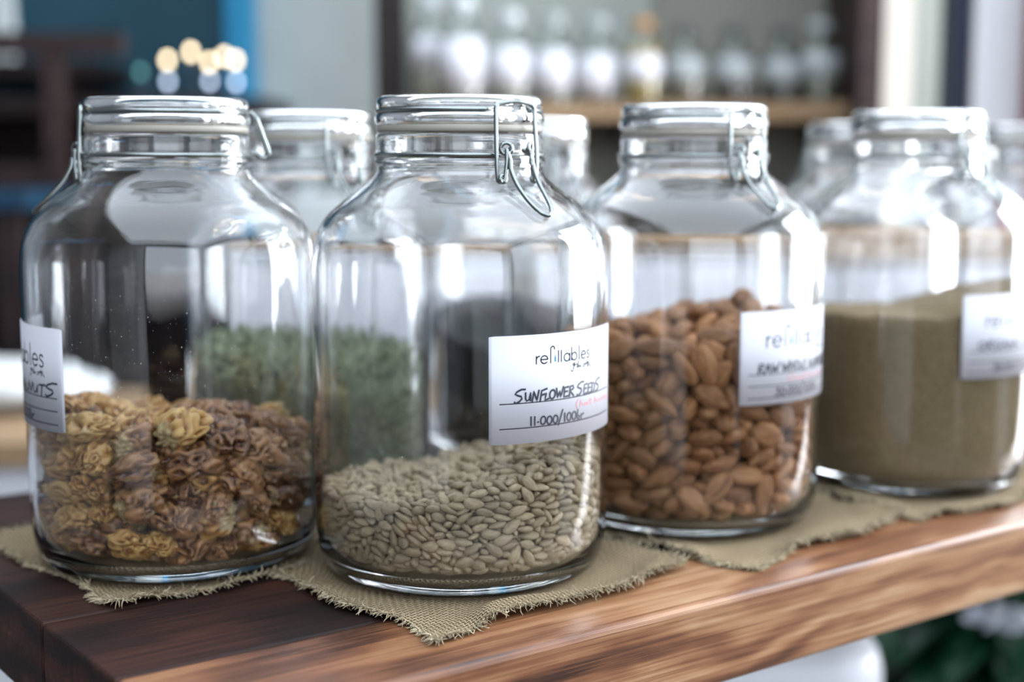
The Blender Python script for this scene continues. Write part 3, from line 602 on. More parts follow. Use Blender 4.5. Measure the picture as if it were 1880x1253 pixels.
# ------------------------------------------------------------------ what the jars hold
def decode(rows):
    # seven whole numbers for each piece: x, y, z in tenths of a millimetre, quaternion x, y, z in 99ths, scale in percent
    a = np.array(rows, float).reshape(-1, 7); v = a[:, 3:6]/99; w = np.sqrt(np.maximum(0, 1-(v*v).sum(1)))
    q = np.concatenate([w[:, None], v], 1); q /= np.linalg.norm(q, axis=1)[:, None]
    return a[:, :3]/1e4, q, a[:, 6]/100
SEED_ROWS = [
-47,-734,323,15,-59,78,104,35,-731,334,-92,11,4,96,18,-730,375,-9,-25,-95,93,-60,-730,283,26,5,-13,93,3,-730,516,6,-19,97,89,35,-730,218,16,81,-54,109,
86,-729,527,-79,-3,10,108,-38,-725,495,95,-9,-19,103,40,-724,454,-31,-28,10,99,-132,-723,308,-12,-59,78,98,-82,-722,406,95,-16,-22,100,95,-722,440,-38,-14,-15,103,
77,-720,300,42,-26,-2,110,139,-717,478,-42,7,10,100,-81,-717,450,-49,10,35,100,168,-717,370,59,8,7,104,108,-716,573,10,2,-98,100,49,-714,400,83,-30,-33,99,
-145,-713,213,2,6,-8,92,-157,-713,382,-88,24,37,90,-106,-713,268,-7,28,-33,97,-119,-713,493,-3,30,88,98,-39,-712,416,-22,4,68,89,86,-712,362,11,2,-87,94,
26,-712,551,6,-9,8,93,14,-711,309,13,10,-45,94,-122,-710,389,-35,37,-83,89,120,-710,401,-28,-11,26,108,-22,-709,359,-37,40,-77,101,-161,-708,435,-39,-11,-84,88,
153,-708,241,-9,-23,-91,111,37,-707,489,-4,-24,-1,108,-184,-707,357,-26,23,-20,97,182,-707,287,-25,-49,-78,111,-4,-705,400,-27,-3,75,95,-55,-704,257,64,71,27,108,
-14,-704,445,-11,21,41,108,-4,-704,277,3,-9,82,111,-68,-703,361,-30,-7,43,112,93,-703,257,-18,-8,59,101,161,-703,515,-7,-21,96,107,-12,-703,234,-33,-31,55,105,
141,-702,548,-95,28,0,101,-106,-699,236,4,0,61,90,-211,-699,333,30,22,91,98,199,-698,412,7,5,-95,101,131,-696,276,7,17,76,92,219,-695,483,-26,10,1,90,
-62,-694,204,4,12,-30,111,129,-694,342,-6,19,-58,98,188,-694,582,-12,13,43,99,228,-694,337,-80,-22,-1,110,-133,-693,448,-43,36,-54,101,218,-693,449,1,13,4,98,
-150,-693,266,31,14,73,101,-136,-693,342,11,22,92,92,-223,-693,271,6,39,90,112,42,-692,335,-51,17,-26,88,93,-692,212,-10,-57,76,111,252,-691,554,57,19,8,100,
148,-690,438,-9,6,-26,111,-208,-689,396,-6,20,21,89,-240,-689,474,-8,25,-8,88,114,-687,306,11,8,-98,91,-73,-687,482,46,29,-25,96,-190,-686,428,-45,51,-70,94,
-180,-684,475,-42,3,52,105,-275,-683,232,58,-16,-11,100,-102,-683,181,-15,-9,-79,93,226,-681,206,-31,-9,19,108,268,-681,400,51,-18,26,108,190,-679,368,74,-12,29,101,
-255,-678,444,24,6,96,111,249,-678,299,-6,-13,-2,110,290,-676,257,-58,-46,-27,107,203,-675,543,-20,1,-84,98,-202,-674,227,-69,-63,1,106,-161,-674,313,5,33,-46,92,
-155,-674,175,-41,14,34,102,-285,-673,375,-24,37,-17,98,232,-671,260,50,85,11,90,300,-671,477,-55,-23,5,106,216,-669,603,-17,20,-38,108,245,-669,499,-26,20,46,109,
-266,-666,327,1,-47,65,110,258,-663,618,5,-4,-79,88,-274,-663,412,29,3,88,111,-214,-662,310,38,7,-35,103,-310,-660,331,-63,-9,-74,104,284,-659,519,-20,11,-15,95,
-278,-657,268,-7,-43,-71,99,287,-656,589,-30,-9,32,101,-323,-652,483,-76,3,-12,108,-249,-651,496,-30,24,-12,98,344,-651,299,7,-65,-66,92,239,-650,430,-1,45,88,104,
-264,-649,188,-18,14,10,108,345,-648,553,-12,-75,-43,103,-350,-648,393,58,-9,-30,89,282,-647,377,-10,38,-49,90,333,-647,377,-2,-18,-91,99,252,-644,353,24,15,-3,110,
332,-644,443,21,-1,7,102,310,-643,226,29,0,80,93,355,-639,231,46,-69,42,100,357,-638,606,47,31,-19,102,-314,-636,271,52,6,57,99,-302,-634,226,7,4,7,94,
-330,-633,435,55,-27,-51,110,301,-631,198,44,-81,-35,92,294,-629,538,-20,22,67,107,311,-628,295,-34,93,8,88,353,-628,339,0,19,-97,110,-360,-626,272,73,36,-27,108,
-368,-625,330,-1,19,-30,104,301,-625,410,10,7,85,103,-378,-624,459,-32,-59,-39,103,-332,-621,356,35,15,35,99,-308,-621,382,25,21,-6,95,349,-620,418,-7,-23,86,88,
333,-614,473,2,-9,-92,97,395,-614,261,-22,-6,37,91,399,-613,454,-29,11,36,91,338,-611,508,-6,-6,54,103,394,-611,491,-1,-18,-92,102,399,-609,407,26,-14,24,100,
-401,-609,250,87,-32,-31,101,-382,-607,197,-12,36,22,91,413,-604,228,-10,25,-92,90,-342,-604,205,-51,-47,43,91,-379,-600,378,11,-12,55,100,346,-600,243,41,-75,4,110,
382,-598,545,4,-16,-55,94,404,-598,580,-98,-10,7,108,-381,-594,293,7,-45,-85,110,397,-593,308,26,-38,-64,95,-430,-593,448,46,1,-43,94,400,-591,636,-4,-4,64,97,
-397,-590,480,-14,36,-91,105,386,-588,383,33,14,-52,92,409,-586,352,32,2,-60,91,412,-585,523,-20,12,96,109,-444,-585,349,-78,16,-26,103,381,-584,182,-27,3,29,100,
-426,-578,415,35,-6,-59,110,442,-577,290,12,-3,35,97,440,-574,432,-48,-22,-81,95,451,-570,323,-4,5,34,94,-449,-569,233,-20,-54,-40,105,432,-569,614,-13,9,98,108,
-429,-566,300,47,56,38,102,-410,-566,212,-43,-19,44,107,423,-565,390,85,-39,-16,96,462,-564,262,-8,-18,19,95,452,-561,209,-23,49,75,98,465,-560,478,-1,15,-89,101,
460,-557,512,-6,-20,51,92,445,-556,652,-21,-12,69,100,451,-555,551,-7,-21,-96,92,-476,-550,392,7,-9,94,103,455,-549,358,-94,4,-6,108,-462,-543,291,-45,-50,49,105,
-484,-542,219,-33,-29,-64,99,489,-541,404,35,-26,-82,106,483,-540,579,-4,10,27,110,-490,-539,428,-2,21,89,99,-460,-537,455,-24,21,39,90,473,-530,446,9,1,69,110,
-471,-528,335,11,-3,10,107,501,-526,245,5,-2,42,96,-481,-523,262,-12,16,-83,91,492,-522,202,-39,-20,-5,105,471,-520,634,29,8,-94,95,495,-519,367,-11,-80,-58,89,
-507,-516,367,3,0,-33,106,508,-514,543,-7,-25,55,91,474,-513,308,-4,15,-88,91,526,-511,283,20,-76,-49,110,496,-511,607,69,-69,15,109,470,-509,340,6,7,-62,89,
497,-508,507,5,-16,-11,100,-522,-508,296,5,31,89,107,-505,-499,443,-51,8,20,106,529,-497,328,8,-21,-86,111,532,-496,478,3,-24,-84,107,-528,-490,214,-47,-72,36,92,
534,-485,439,95,9,11,102,-515,-482,260,11,29,-89,110,550,-481,562,-21,11,-88,91,530,-480,633,-18,26,-68,109,515,-479,362,-17,3,-13,108,548,-478,217,21,33,47,90,
552,-477,400,-40,-14,38,112,554,-474,596,8,-17,-88,100,-522,-474,486,25,0,20,108,562,-474,649,22,48,9,92,-520,-473,314,-22,37,79,111,-567,-469,326,-76,15,-48,102,
-529,-467,390,-21,-38,-25,90,-558,-464,458,22,23,-63,99,528,-463,532,8,-4,89,109,524,-456,189,-69,-26,55,111,-547,-455,249,30,14,27,88,-570,-450,410,-8,16,90,102,
543,-443,363,-41,-2,-90,90,573,-440,489,-27,4,-78,108,534,-439,274,-15,-25,-63,101,566,-438,238,10,20,65,107,-564,-437,212,26,24,63,107,565,-432,444,-41,-86,-21,97,
596,-431,356,-75,-27,33,96,-566,-430,368,67,49,29,101,546,-429,413,4,-1,33,97,595,-429,540,-20,-66,-40,105,561,-427,308,-22,-16,82,102,590,-426,284,29,-23,-86,107,
-577,-422,458,16,39,-79,93,573,-421,627,-30,-18,-37,102,-596,-414,293,28,8,-63,103,-598,-413,337,77,-61,1,88,567,-412,197,6,93,-32,90,555,-411,577,26,13,65,93,
603,-408,589,6,-45,-83,90,-571,-404,270,19,-2,-70,93,615,-402,397,-61,-14,37,104,578,-401,656,-13,-2,15,96,-576,-396,182,-38,12,-78,94,-591,-394,433,-22,-7,13,92,
589,-393,509,77,10,0,92,-570,-391,238,-10,-3,21,93,628,-388,470,53,28,34,89,592,-388,257,22,-14,88,108,590,-388,435,1,-6,-99,110,-622,-383,272,31,10,-58,102,
-588,-382,364,1,-19,-78,107,616,-382,543,28,31,6,94,-632,-381,392,-31,-51,70,93,587,-380,311,-16,-16,-53,101,595,-379,355,8,44,24,98,-601,-374,460,87,35,-21,109,
622,-373,634,8,6,-81,106,-601,-371,207,-1,-19,-96,103,589,-367,604,-7,26,-95,104,599,-364,222,3,5,-69,97,612,-359,393,-74,-24,34,90,-612,-357,247,44,-4,2,105,
-644,-354,325,-25,-54,63,103,-608,-351,413,-83,-13,46,94,645,-350,352,51,30,42,106,643,-341,313,32,-1,33,88,602,-340,477,-1,49,66,103,654,-337,399,29,-73,-43,96,
619,-336,575,1,-13,89,107,634,-334,253,7,-5,-95,105,619,-334,433,12,-41,-18,97,-637,-334,369,6,-10,-30,103,644,-334,670,-2,6,-76,98,656,-331,486,-58,-12,55,97,
643,-327,219,1,-20,63,97,-611,-326,451,-9,-1,-94,90,-644,-323,479,-73,-67,-3,91,615,-320,283,7,-4,-98,109,653,-318,547,34,-5,47,111,657,-318,596,-26,13,-84,95,
-648,-316,435,-3,24,-64,108,-636,-314,398,1,-1,31,88,-638,-311,209,20,-11,-65,103,-639,-309,307,1,21,-96,89,-651,-308,276,-77,-59,-18,90,637,-305,368,-57,18,46,94,
-660,-302,244,-3,15,-61,100,650,-295,642,7,0,-98,96,636,-294,432,43,-30,-27,106,628,-293,195,-14,97,8,112,653,-289,505,-19,-5,-50,96,-645,-285,346,5,-18,97,112,
666,-278,319,12,-7,-89,105,-683,-271,408,61,46,63,108,653,-271,279,29,-5,-37,104,664,-269,239,-12,-17,-45,97,685,-267,367,-42,65,-49,100,679,-264,431,-54,-64,21,112,
-657,-263,311,96,16,-17,103,-667,-261,467,-33,23,54,111,654,-259,560,24,-26,68,91,664,-259,684,23,-92,-24,110,663,-256,387,-51,-33,51,89,-664,-256,278,9,1,34,94,
648,-255,609,-10,2,61,107,-680,-253,219,0,-84,-2,107,676,-241,479,13,8,78,102,678,-234,634,-7,-7,-53,95,690,-234,537,80,23,43,110,-694,-233,342,23,-57,-19,109,
653,-231,255,-2,-98,16,94,-653,-230,253,14,32,-63,90,672,-228,286,2,25,89,96,-671,-228,403,60,-4,1,96,-679,-225,500,-15,-5,64,93,672,-221,193,52,79,0,109,
694,-220,601,-1,-33,53,98,-676,-217,294,-18,-33,1,100,677,-212,316,-2,-7,1,95,-704,-210,471,45,34,70,93,-676,-208,236,96,-7,-24,93,701,-207,222,-29,4,-74,88,
682,-201,404,-42,33,-46,109,-691,-198,202,14,41,29,96,693,-195,665,16,5,37,109,685,-192,251,96,-5,0,88,698,-191,511,-6,-30,65,97,711,-187,349,-71,-31,39,95,
687,-187,282,-9,27,90,94,-714,-185,407,33,-52,-29,88,-704,-185,359,-9,48,71,103,-670,-184,465,25,15,-70,92,690,-183,464,-20,86,-25,109,-695,-178,307,-43,75,47,91,
697,-174,549,-14,-12,26,97,-681,-172,408,11,-43,-53,92,717,-170,442,-37,-35,49,89,686,-167,589,1,-21,88,110,719,-164,392,39,45,43,96,693,-155,311,94,-25,-20,105,
-695,-153,235,1,9,38,99,-696,-151,430,66,-67,30,100,674,-151,635,0,96,-13,109,680,-151,182,4,-36,8,108,-711,-150,274,-3,-11,72,101,-683,-148,203,-3,18,97,90,
722,-146,614,-59,-36,55,89,-709,-144,475,-46,32,74,111,-700,-141,310,44,14,25,89,715,-141,234,-10,-12,61,92,711,-136,277,-70,-64,-27,104,703,-132,359,-41,71,-23,91,
-704,-129,380,33,-4,46,93,698,-129,568,27,-30,-29,92,705,-123,412,-41,86,-26,106,726,-121,541,70,-38,-57,95,-693,-115,348,14,-4,-85,97,684,-114,520,13,13,-48,111,
693,-110,655,-14,47,86,103,-704,-106,472,79,-8,18,89,692,-101,441,1,23,80,94,698,-100,329,31,83,43,111,695,-98,183,0,-25,-40,88,721,-94,472,-72,-63,20,110,
-706,-94,301,-27,5,-89,111,-729,-93,230,35,72,33,105,-686,-93,215,24,-15,-90,112,709,-87,214,13,-27,-94,89,-728,-86,413,-49,18,-60,97,718,-85,265,16,-1,-62,103,
725,-81,620,5,-27,-68,99,-730,-79,346,-58,-18,75,111,722,-73,364,-4,50,-2,100,-719,-72,469,59,34,-49,108,703,-71,551,0,14,6,91,709,-67,509,20,4,-93,105,
724,-65,578,-16,-12,-74,100,722,-58,431,-62,-73,23,96,718,-56,659,-11,-35,78,94,694,-50,312,-3,-5,-40,102,-689,-50,244,-7,8,54,94,-715,-47,277,25,22,31,96,
689,-45,589,76,50,19,101,730,-41,397,66,-71,-4,89,705,-37,200,-28,91,-16,110,-699,-36,445,-49,0,-9,112,722,-32,245,52,79,26,99,-721,-32,366,36,-46,-7,99,
731,-32,301,26,-18,-61,96,-701,-29,307,95,4,-19,96,694,-28,468,-31,32,-5,90,711,-27,628,-8,-15,-20,98,-730,-25,239,-56,63,-4,90,-706,-25,208,29,-3,-48,110,
696,-19,552,-76,-54,-10,105,-700,-15,482,60,17,-7,98,714,-13,333,-15,0,90,100,-726,-4,400,-12,-11,-75,98,732,-1,456,60,59,47,89,723,0,495,-8,-14,73,111,
-694,1,330,-9,-5,-75,89,730,3,536,-36,-40,71,91,-703,6,362,-86,44,-12,105,-721,7,292,-50,81,27,103,734,9,606,67,15,63,102,-720,10,463,33,-30,35,90,
729,12,275,-3,12,-61,90,725,20,426,12,-16,51,93,709,20,388,27,1,34,111,711,23,230,8,81,49,104,-710,24,431,23,-13,-36,110,-712,27,240,-21,25,0,94,
709,28,640,26,-42,-44,101,711,42,342,-22,2,32,104,695,50,557,49,21,61,107,731,54,586,76,-26,-57,110,724,58,672,81,-57,4,99,-707,59,211,-75,37,5,106,
700,60,418,1,-42,-87,105,735,62,518,-49,35,-53,93,701,64,242,4,-92,37,106,689,65,507,-3,24,-82,89,710,70,375,20,14,35,100,704,71,289,-11,-25,-10,112,
715,72,470,31,71,57,105,-692,72,295,-4,-20,76,88,-716,74,396,-10,20,-50,94,-725,75,318,62,71,4,107,711,75,198,15,-18,-47,102,-728,76,470,30,37,59,101,
-729,81,270,34,-48,-56,108,-717,93,430,14,8,-59,91,706,94,324,-14,4,-92,96,-728,97,357,-54,58,-46,106,695,104,431,-10,0,-7,107,-694,105,468,-43,-26,-83,97,
722,105,637,9,-29,-62,92,707,106,258,-80,17,-23,105,-692,114,345,42,-16,-66,92,724,114,565,53,-31,-59,111,-702,116,231,-1,3,-97,97,688,118,546,-41,-44,51,97,
684,120,586,-14,-5,-51,97,712,125,359,16,1,61,100,-694,126,197,0,18,-39,99,701,133,460,-2,-7,-34,108,713,135,395,-61,-76,16,104,714,140,492,-9,0,69,93,
716,140,527,24,-11,-50,90,-681,145,288,1,-9,-82,92,676,147,381,66,-71,-10,89,-686,148,430,8,0,98,107,-699,148,468,15,27,-92,95,-718,152,317,27,-40,-61,89,
711,155,275,1,39,66,110,-711,159,394,-57,-67,30,106,697,161,604,-12,-13,96,91,675,162,241,-13,-5,-23,98,709,163,646,-60,58,-45,100,702,165,318,-27,-5,88,105,
672,169,656,-71,49,-30,102,-688,172,219,-56,29,-20,103,-715,175,270,-37,68,-37,105,706,177,426,-66,-73,8,101,-678,182,399,-23,40,-54,97,-698,187,358,-9,-21,35,99,
704,187,220,1,-31,68,110,-682,189,456,-5,76,56,109,689,200,491,-26,17,90,104,706,200,373,-16,69,-16,92,706,203,575,-41,-35,66,92,-668,210,242,13,-26,94,102,
-668,210,191,40,-41,-70,95,-668,210,341,3,-11,73,90,672,211,579,-25,-52,47,109,675,212,323,-26,88,-25,106,693,215,272,-1,54,69,95,688,217,529,-12,13,85,101,
660,217,191,6,20,73,106,-682,219,309,75,-62,-13,111,685,222,642,81,40,41,110,-650,233,410,28,-37,-32,102,-685,240,228,-50,80,28,103,-694,243,368,-66,-13,69,96,
682,245,447,66,73,10,108,679,246,487,-27,-17,-31,91,-675,250,276,-12,10,-63,102,-691,253,427,35,52,33,96,657,255,345,-23,2,-10,92,647,256,311,-21,2,48,104,
680,259,549,78,-35,40,90,680,265,374,-62,-72,22,103,657,267,243,3,-4,-6,105,-662,268,472,49,-31,0,93,681,269,282,-43,-22,72,97,675,271,413,-8,-13,73,101,
-651,271,211,55,-1,-28,104,634,272,457,-33,8,-85,92,679,274,213,-9,-27,71,96,-654,279,331,-10,18,97,100,-669,283,375,-5,41,-49,89,654,284,492,-33,-2,-11,102,
671,285,639,-56,-73,-34,106,678,292,332,75,-24,-45,88,641,294,279,41,27,32,97,665,295,565,-33,-18,66,90,-662,296,426,-45,-36,68,89,625,297,532,41,69,33,110,
-644,298,297,45,82,32,103,-626,314,426,60,-41,60,93,651,320,605,51,-31,-58,111,-652,329,467,-52,-37,55,99,-607,336,469,76,-59,-8,102,633,337,562,-1,23,49,95,
-645,350,409,-12,78,-29,109,-615,391,350,-31,89,17,90,586,416,527,-48,-35,78,98,-593,417,329,25,-28,-72,95,-572,455,393,-46,-65,1,110,570,462,557,-40,55,22,111,
-525,466,463,22,3,-42,111,501,479,671,-51,-41,61,88,-525,486,421,-10,29,-3,98,-522,511,315,-41,36,-81,107,519,512,414,73,-36,-27,109,-489,518,442,-9,15,7,108,
510,523,371,23,-2,-42,89,-483,538,399,-42,1,23,108,465,562,623,5,52,82,90,-449,568,448,46,-81,-22,96,453,575,345,-53,-4,-33,102,-434,579,396,-20,-51,-80,106,
365,590,614,-11,17,23,97,412,605,364,-15,50,56,92,-352,616,364,-13,-5,90,95,-397,619,426,-5,80,-49,105,335,626,589,-18,-27,19,108,-376,626,390,-19,-23,17,100,
349,643,340,8,87,35,95,-311,649,428,-17,-2,4,107,-318,650,379,-39,-30,-33,94,229,657,543,-6,16,-67,102,-222,661,387,0,41,16,111,-283,670,374,-20,59,54,94,
288,672,293,22,78,55,108,271,680,254,2,-26,93,92,144,687,499,29,-20,-69,107,-260,688,415,43,58,-22,99,-117,694,438,-33,30,2,106,230,694,217,5,84,50,104,
-215,697,424,-72,9,59,107,208,701,293,-84,-3,-27,105,-34,708,497,40,-60,-54,98,172,710,240,-6,28,95,90,-12,712,458,10,-44,-77,99,-163,717,407,-63,26,54,105,
110,720,537,24,5,-7,99,74,722,505,-94,-13,-2,106,-65,722,452,-11,35,-90,98,-118,724,483,79,-3,13,107,8,727,506,-81,0,49,101,-1,-685,519,22,-41,43,93,
39,-685,228,28,-15,-27,97,72,-684,528,-6,2,-2,105,-83,-682,326,10,-10,77,100,-41,-680,163,-38,8,20,90,50,-680,271,19,26,-89,112,99,-679,495,16,-1,-86,100,
-101,-676,298,-17,6,-97,89,7,-676,174,10,31,46,102,-45,-674,308,-49,-47,67,102,113,-674,166,12,-25,-95,92,74,-674,332,49,-25,-33,100,-135,-674,373,78,18,-24,95,
-57,-673,434,59,14,2,99,-77,-673,398,18,-24,94,97,99,-673,406,-20,60,-75,106,140,-672,473,1,38,87,97,-147,-672,232,5,26,-1,101,-57,-669,523,-86,30,37,105,
43,-668,186,21,26,75,111,-5,-665,485,21,50,-78,110,-54,-663,242,13,19,-54,92,35,-662,438,78,-43,-32,102,40,-661,371,17,20,59,98,189,-660,311,-4,13,47,102,
60,-659,486,8,57,-50,102,175,-659,510,55,15,-3,103,170,-658,251,14,21,95,101,-115,-658,484,57,8,-58,95,-185,-656,498,-13,-26,-91,106,81,-654,439,81,-43,36,104,
102,-654,549,-62,19,32,94,-94,-653,370,90,5,-30,94,-208,-652,271,-25,6,-9,93,126,-651,211,28,72,17,107,-58,-651,486,49,-17,26,91,-111,-649,278,16,-24,88,93,
153,-649,557,-19,-1,-63,99,202,-648,467,-4,7,-13,106,-203,-647,356,-1,-3,-18,107,153,-646,287,-89,44,5,103,179,-645,345,-97,-3,5,90,-234,-645,229,48,5,60,103,
190,-643,399,-6,9,27,112,-145,-643,197,-10,-8,-88,96,171,-643,587,10,28,20,106,173,-642,186,27,3,-44,111,-184,-641,175,-10,-37,-84,97,-200,-640,460,-7,37,-71,102,
-10,-637,537,4,92,35,97,-258,-635,385,9,-35,71,92,-168,-634,390,2,-1,16,103,252,-633,317,-4,5,-13,106,-102,-632,461,28,-27,62,107,-186,-631,422,18,-21,-89,97,
232,-627,549,5,20,87,100,251,-626,585,26,-71,61,88,202,-626,219,2,17,-21,105,210,-626,173,-22,-53,75,100,58,-623,560,-6,27,-76,110,29,-623,502,35,-43,72,106,
119,-623,520,40,-54,62,94,-290,-622,460,26,19,93,107,239,-620,282,1,-12,93,110,-236,-619,418,22,2,71,89,261,-619,504,27,-21,93,90,219,-618,247,1,27,-33,90,
-259,-618,320,47,-34,66,110,-74,-616,513,9,-83,-53,104,180,-616,524,-2,18,-95,89,-222,-613,449,22,34,22,100,282,-612,454,46,16,6,111,268,-611,172,31,45,40,111,
256,-608,217,-6,-13,-39,94,248,-606,425,-67,61,24,88,261,-606,254,10,9,-67,98,280,-606,608,25,33,-22,91,-257,-605,156,-16,3,16,108,-319,-605,320,-87,38,6,95,
318,-601,564,2,-14,98,108,-279,-598,282,-19,-66,20,90,284,-598,340,-3,30,-32,108,-278,-597,192,-10,10,18,111,-147,-597,460,19,6,69,105,84,-597,524,29,15,8,95,
298,-595,274,28,11,72,102,-41,-594,481,19,-50,77,103,-284,-594,421,11,-18,-91,100,239,-594,580,51,43,-12,110,182,-592,573,69,22,8,110,110,-591,575,14,29,-8,102,
342,-590,367,-19,12,-95,91,327,-589,158,76,39,2,102,324,-584,611,32,9,79,109,-346,-584,411,-5,34,-83,95,330,-583,401,8,11,-26,88,-311,-582,281,52,17,35,91,
-311,-580,166,34,11,22,99,-12,-579,530,-98,4,11,104,-259,-579,470,19,52,32,110,-120,-579,495,-32,-13,46,102,372,-577,436,36,-91,-3,107,320,-577,538,-92,34,4,92,
-169,-577,413,-86,-6,-12,111,-200,-576,459,-21,18,8,91,363,-576,625,-15,28,-77,99,358,-575,324,13,-13,-93,111,-373,-575,442,-38,90,12,94,-366,-573,234,52,-39,-59,109,
343,-572,285,42,87,15,101,-300,-569,490,29,38,56,100,-3,-569,482,62,-63,3,97,277,-568,593,74,26,-28,91,-344,-564,369,20,16,-77,112,380,-560,483,39,-13,87,106,
-388,-560,339,-38,-53,12,101,384,-558,218,-24,-92,16,108,-379,-556,416,57,-76,-27,91,163,-556,600,23,16,-87,95,-362,-556,184,0,-16,-96,107,-117,-555,455,-3,-51,68,93,
-238,-554,412,25,-38,27,93,391,-553,569,-22,82,-49,100,-174,-553,487,13,-60,-75,92,-355,-553,141,-22,-26,-88,102,-293,-552,443,36,-75,-53,102,406,-551,268,-8,-2,36,112,
-59,-550,509,19,-93,25,109,-331,-548,478,38,38,52,108,75,-547,545,-5,14,20,109,-402,-546,391,-2,35,-70,108,-377,-544,289,49,-4,37,102,146,-543,537,-27,-18,48,109,
215,-541,596,23,-22,24,98,352,-540,587,18,-12,-95,109,-397,-537,450,7,-41,-34,89,-435,-536,366,-78,52,16,106,409,-534,514,59,39,12,91,-75,-534,469,-7,-14,-73,105,
9,-533,521,-97,18,9,103,357,-533,548,24,-22,44,95,126,-529,589,34,-25,45,109,-182,-528,458,23,8,4,102,298,-528,614,12,7,18,95,-427,-527,480,5,17,25,95,
-400,-527,148,-23,-23,-79,110,403,-527,451,94,-29,-9,92,257,-526,585,-49,84,3,98,38,-526,488,1,36,-77,88,-400,-523,232,16,-49,-81,91,-429,-523,183,-45,-11,3,96,
416,-519,624,-17,-71,-22,100,424,-519,168,18,12,24,111,411,-519,419,1,15,-35,95,428,-519,327,-61,-58,16,94,440,-517,474,1,1,43,94,-303,-516,434,59,-2,39,106,
418,-515,233,10,8,71,111,-257,-515,393,4,13,-96,108,-358,-515,463,17,45,-45,98,-123,-515,494,-47,3,-10,105,-30,-510,459,-50,-46,39,94,161,-509,576,34,-2,-30,96,
68,-506,524,18,-20,95,107,445,-504,568,-21,79,-17,109,422,-503,381,28,24,-10,99,-242,-502,469,47,-20,-68,95,-184,-502,434,13,-50,82,102,435,-501,292,-1,9,-55,99,
374,-500,637,7,33,-81,110,-436,-497,418,-36,89,23,105,-249,-496,431,17,0,-79,93,71,-496,565,-7,-3,28,104,-457,-495,465,-18,3,-97,104,-31,-494,510,-36,82,37,97,
472,-493,545,88,6,44,105,-123,-492,449,-11,-28,-94,95,474,-492,214,-56,6,56,102,-89,-492,510,49,81,-27,96,449,-491,425,0,18,-53,109,482,-491,277,-2,-20,53,106,
328,-490,637,30,30,16,94,-483,-490,221,6,33,83,108,-307,-490,390,-17,4,27,92,-340,-489,436,22,36,-77,110,125,-488,537,79,55,-17,103,-387,-488,452,-34,64,-7,94,
199,-488,560,-16,9,95,109,417,-485,541,45,19,45,92,415,-482,589,66,18,38,94,447,-480,254,7,22,19,91,-467,-478,175,7,14,22,112,-436,-475,489,-23,-96,10,92,
461,-475,393,7,4,-34,93,-361,-475,405,-13,47,-84,95,-477,-474,399,10,-3,-87,111,-284,-468,418,-6,-4,31,90,-131,-467,472,-17,11,0,95,235,-467,593,-6,-20,-94,109,
485,-465,638,-59,72,32,88,478,-463,328,12,-12,-5,88,-469,-462,325,-1,53,42,104,49,-458,530,3,3,-97,99,451,-458,625,26,-91,-16,107,490,-458,410,-51,1,-82,94,
486,-457,470,-11,24,-52,105,501,-455,251,9,17,93,102,309,-455,609,-26,-17,49,105,123,-455,561,-68,0,-35,96,-475,-455,442,24,16,-6,98,-159,-455,446,-15,-12,-87,94,
-70,-453,476,28,-41,-55,110,-2,-452,555,-6,1,87,110,-34,-452,504,-89,20,38,106,-501,-449,154,-21,14,-27,91,514,-449,493,-7,30,27,103,-269,-449,458,26,50,33,107,
491,-448,152,-22,3,56,108,171,-448,601,-31,10,89,109,505,-448,575,-23,7,-96,94,-357,-447,464,-5,70,-36,92,-194,-447,430,12,24,39,91,-190,-447,478,15,32,38,94,
-401,-442,422,-78,27,-36,90,-412,-440,464,39,8,11,101,-530,-440,345,-24,-23,92,109,13,-439,507,-5,0,-82,95,403,-437,664,9,13,-12,97,73,-434,583,-6,0,-61,108,
-100,-431,495,25,-51,-74,89,-508,-430,190,14,-24,-94,103,250,-429,616,13,-1,4,102,511,-427,316,3,15,-67,110,139,-427,538,48,-34,-12,111,-518,-425,398,-25,29,73,108,
-144,-424,501,14,11,37,104,512,-423,617,35,6,81,110,192,-422,554,-31,-16,87,104,-220,-421,456,-13,13,56,107,-457,-420,431,70,-19,4,94,-297,-420,455,48,18,61,102,
40,-419,546,1,-36,-55,93,2,-419,468,30,-22,-58,108,-324,-418,428,-22,23,-77,104,-509,-417,284,34,-22,-81,95,363,-417,633,-29,-19,65,107,-371,-416,435,0,-51,48,103,
-534,-415,434,-19,-17,-1,103,-118,-413,461,12,12,-58,110,-523,-413,471,-18,-14,73,93,-220,-410,417,-12,-4,35,95,-545,-410,301,-19,52,-66,107,-521,-409,224,-16,22,-83,101,
537,-409,544,18,19,90,92,272,-409,590,11,-20,6,101,494,-409,670,42,14,10,101,126,-409,586,28,-4,-93,89,307,-405,635,39,-24,-28,93,522,-405,510,-32,25,-47,101,
532,-402,218,-17,12,49,98,-51,-401,441,-23,-27,34,98,-48,-400,498,67,-4,-44,104,-410,-395,461,-85,-15,-35,105,-469,-394,484,-20,-96,-16,109,204,-393,589,32,-21,-35,91,
-258,-391,470,17,44,29,105,94,-388,548,20,-25,-80,104,504,-388,589,-37,68,-60,101,553,-387,158,-40,-22,10,100,-7,-387,522,-14,20,19,101,412,-386,653,17,-27,-29,102,
-483,-386,452,-12,0,-21,89,-117,-385,523,1,8,93,101,-192,-385,468,-19,15,-12,102,539,-384,389,-8,11,-61,109,-223,-383,391,-87,-10,2,89,-331,-383,462,-24,-17,66,92,
-562,-379,494,-20,71,-65,97,-577,-378,398,-2,-21,-83,93,204,-377,625,-96,24,-8,102,-552,-375,341,-15,-34,21,91,148,-375,566,-13,-9,76,96,344,-374,652,-17,-9,-16,100,
